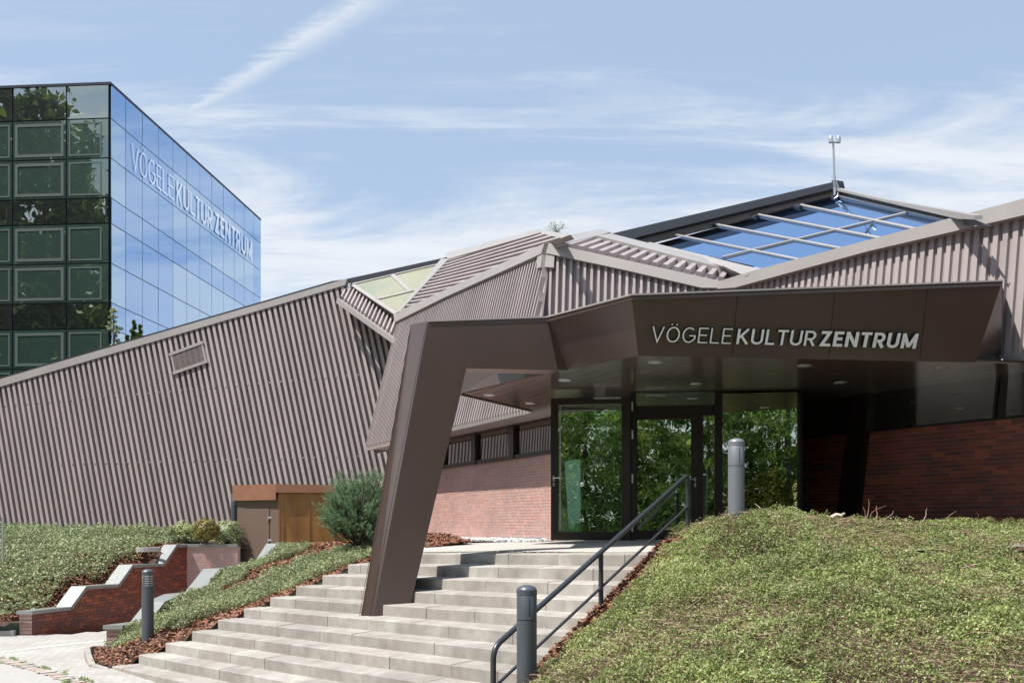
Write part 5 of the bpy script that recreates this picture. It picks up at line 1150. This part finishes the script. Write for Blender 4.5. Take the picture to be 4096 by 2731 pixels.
# conifers beside the tower, reflected in its side
for i, (x, y, h_) in enumerate(((535, 1400, 3.4), (560, 1395, 3.0), (508, 1420, 2.2))):
    p = P(x, 1500, 42.5); tree('conifer', (p.x, p.y, P(x, 1500, 42.5).z - 1), 1 + (1500 - (1283 if i == 0 else 1300 if i == 1 else 1345)) / F * 42.5, .75, 5000, .075, M['tree_dark'], ['tallest dark conifer tip in front of the blue glass side', 'slightly lower conifer tip just right of the tallest one', 'small conifer tip left of the tallest one'][i], 90 + i, 'cone', trunk=.07, low=.05)
p = P(455, 1500, 43.5); tree('pale_tree', (p.x, p.y, p.z - 1), 1 + (1500 - 1235) / F * 43.5, .42, 2600, .04, M['leaf_grey'], 'pale feathery tree at the foot of the tower corner', 95, trunk=.06, low=.1)
def mass(name, specs, m, label, size, seed, per=60):
    """a wood nobody could count: crowns and trunks of many trees in one object"""
    g = np.random.default_rng(seed); C = []; mb = MB()
    for x, y, z, h, r, nb, cone in specs:
        mb.tube([Vector((x, y, z)), Vector((x, y, z + h * .5)), Vector((x, y, z + h * .92))], [h * .014, h * .009, h * .002], 6)
        f_ = g.uniform(0, 1, nb); a = g.uniform(0, 6.283, nb)
        rr = r * (1 - f_ * .92) * g.uniform(.25, 1, nb) if cone else r * np.sin(np.pi * np.minimum(.97, .2 + .75 * f_)) * g.uniform(.3, 1.0, nb)
        cs = (r * .22 * (1.15 - f_) if cone else r * g.uniform(.16, .32, nb)); zz = z + h * (.03 + .95 * f_) - (rr * .3 if cone else 0)
        c = np.stack([x + np.cos(a) * rr, y + np.sin(a) * rr, zz], 1)
        d = g.normal(0, 1, (nb, per, 3)); d /= np.linalg.norm(d, axis=2)[..., None]; d *= g.uniform(.1, 1, (nb, per, 1)) ** .6 * cs[:, None, None] * np.array([1.25, 1.25, .45 if cone else .8]); C.append((c[:, None] + d).reshape(-1, 3))
    o = leaves(name, np.concatenate(C), size, m, seed, .25); tag(o, label, kind='stuff'); t = mb.build(name + '_trunks', M['bark'], o)
W_ = []
g_ = random.Random(5)
for i in range(24):
    x = -35 - g_.random() * 26; y = -18 + i * 2.2 + g_.uniform(-1, 1); W_.append((x, y, -3.0, g_.uniform(33, 41) + (abs(x) - 35) * .3, g_.uniform(4.5, 7), 90, i % 3 == 0))
W_ += [(-34.5, 29, -3, 19, 3.2, 80, True), (-36, 24, -3, 30, 5, 110, True)]
mass('wood', W_, M['tree_dark'], 'dark wood left of the site, mirrored in the glass tower', .34, 7, 75)
W_ = []
for i in range(44):
    x = -13 + i * .72 + g_.uniform(-.3, .3); y = -4.4 - (i % 4) * 1.1 + g_.uniform(-.3, .3); W_.append((x, y, -2.5, g_.uniform(7.2, 9.6) + (1.5 if x > 3 and x < 8 else 0), 1.8, 100, False))
mass('thicket', W_, M['tree'], 'thicket of young leafy trees facing the entrance, mirrored in its glass', .062, 8, 110)
for i in range(5):
    shrub('yellow_shrub', Vector((2.3 + i * .62, -2.8 - (i % 2) * .6, -2.4)), .62, .6, 2.0 + .14 * (i % 3), 4200, .06, M['yellow'], ['leftmost', 'second', 'middle', 'fourth', 'rightmost'][i] + ' of the five yellow flowering shrubs mirrored in the right entrance pane', 'shrub', 170 + i, 'yellow shrubs facing the entrance')

# ------------------------------------------------------------------ lift everything so the lower pavement is near z = 0
for o in SC.objects:
    if o.parent is None: o.location.z += EZ
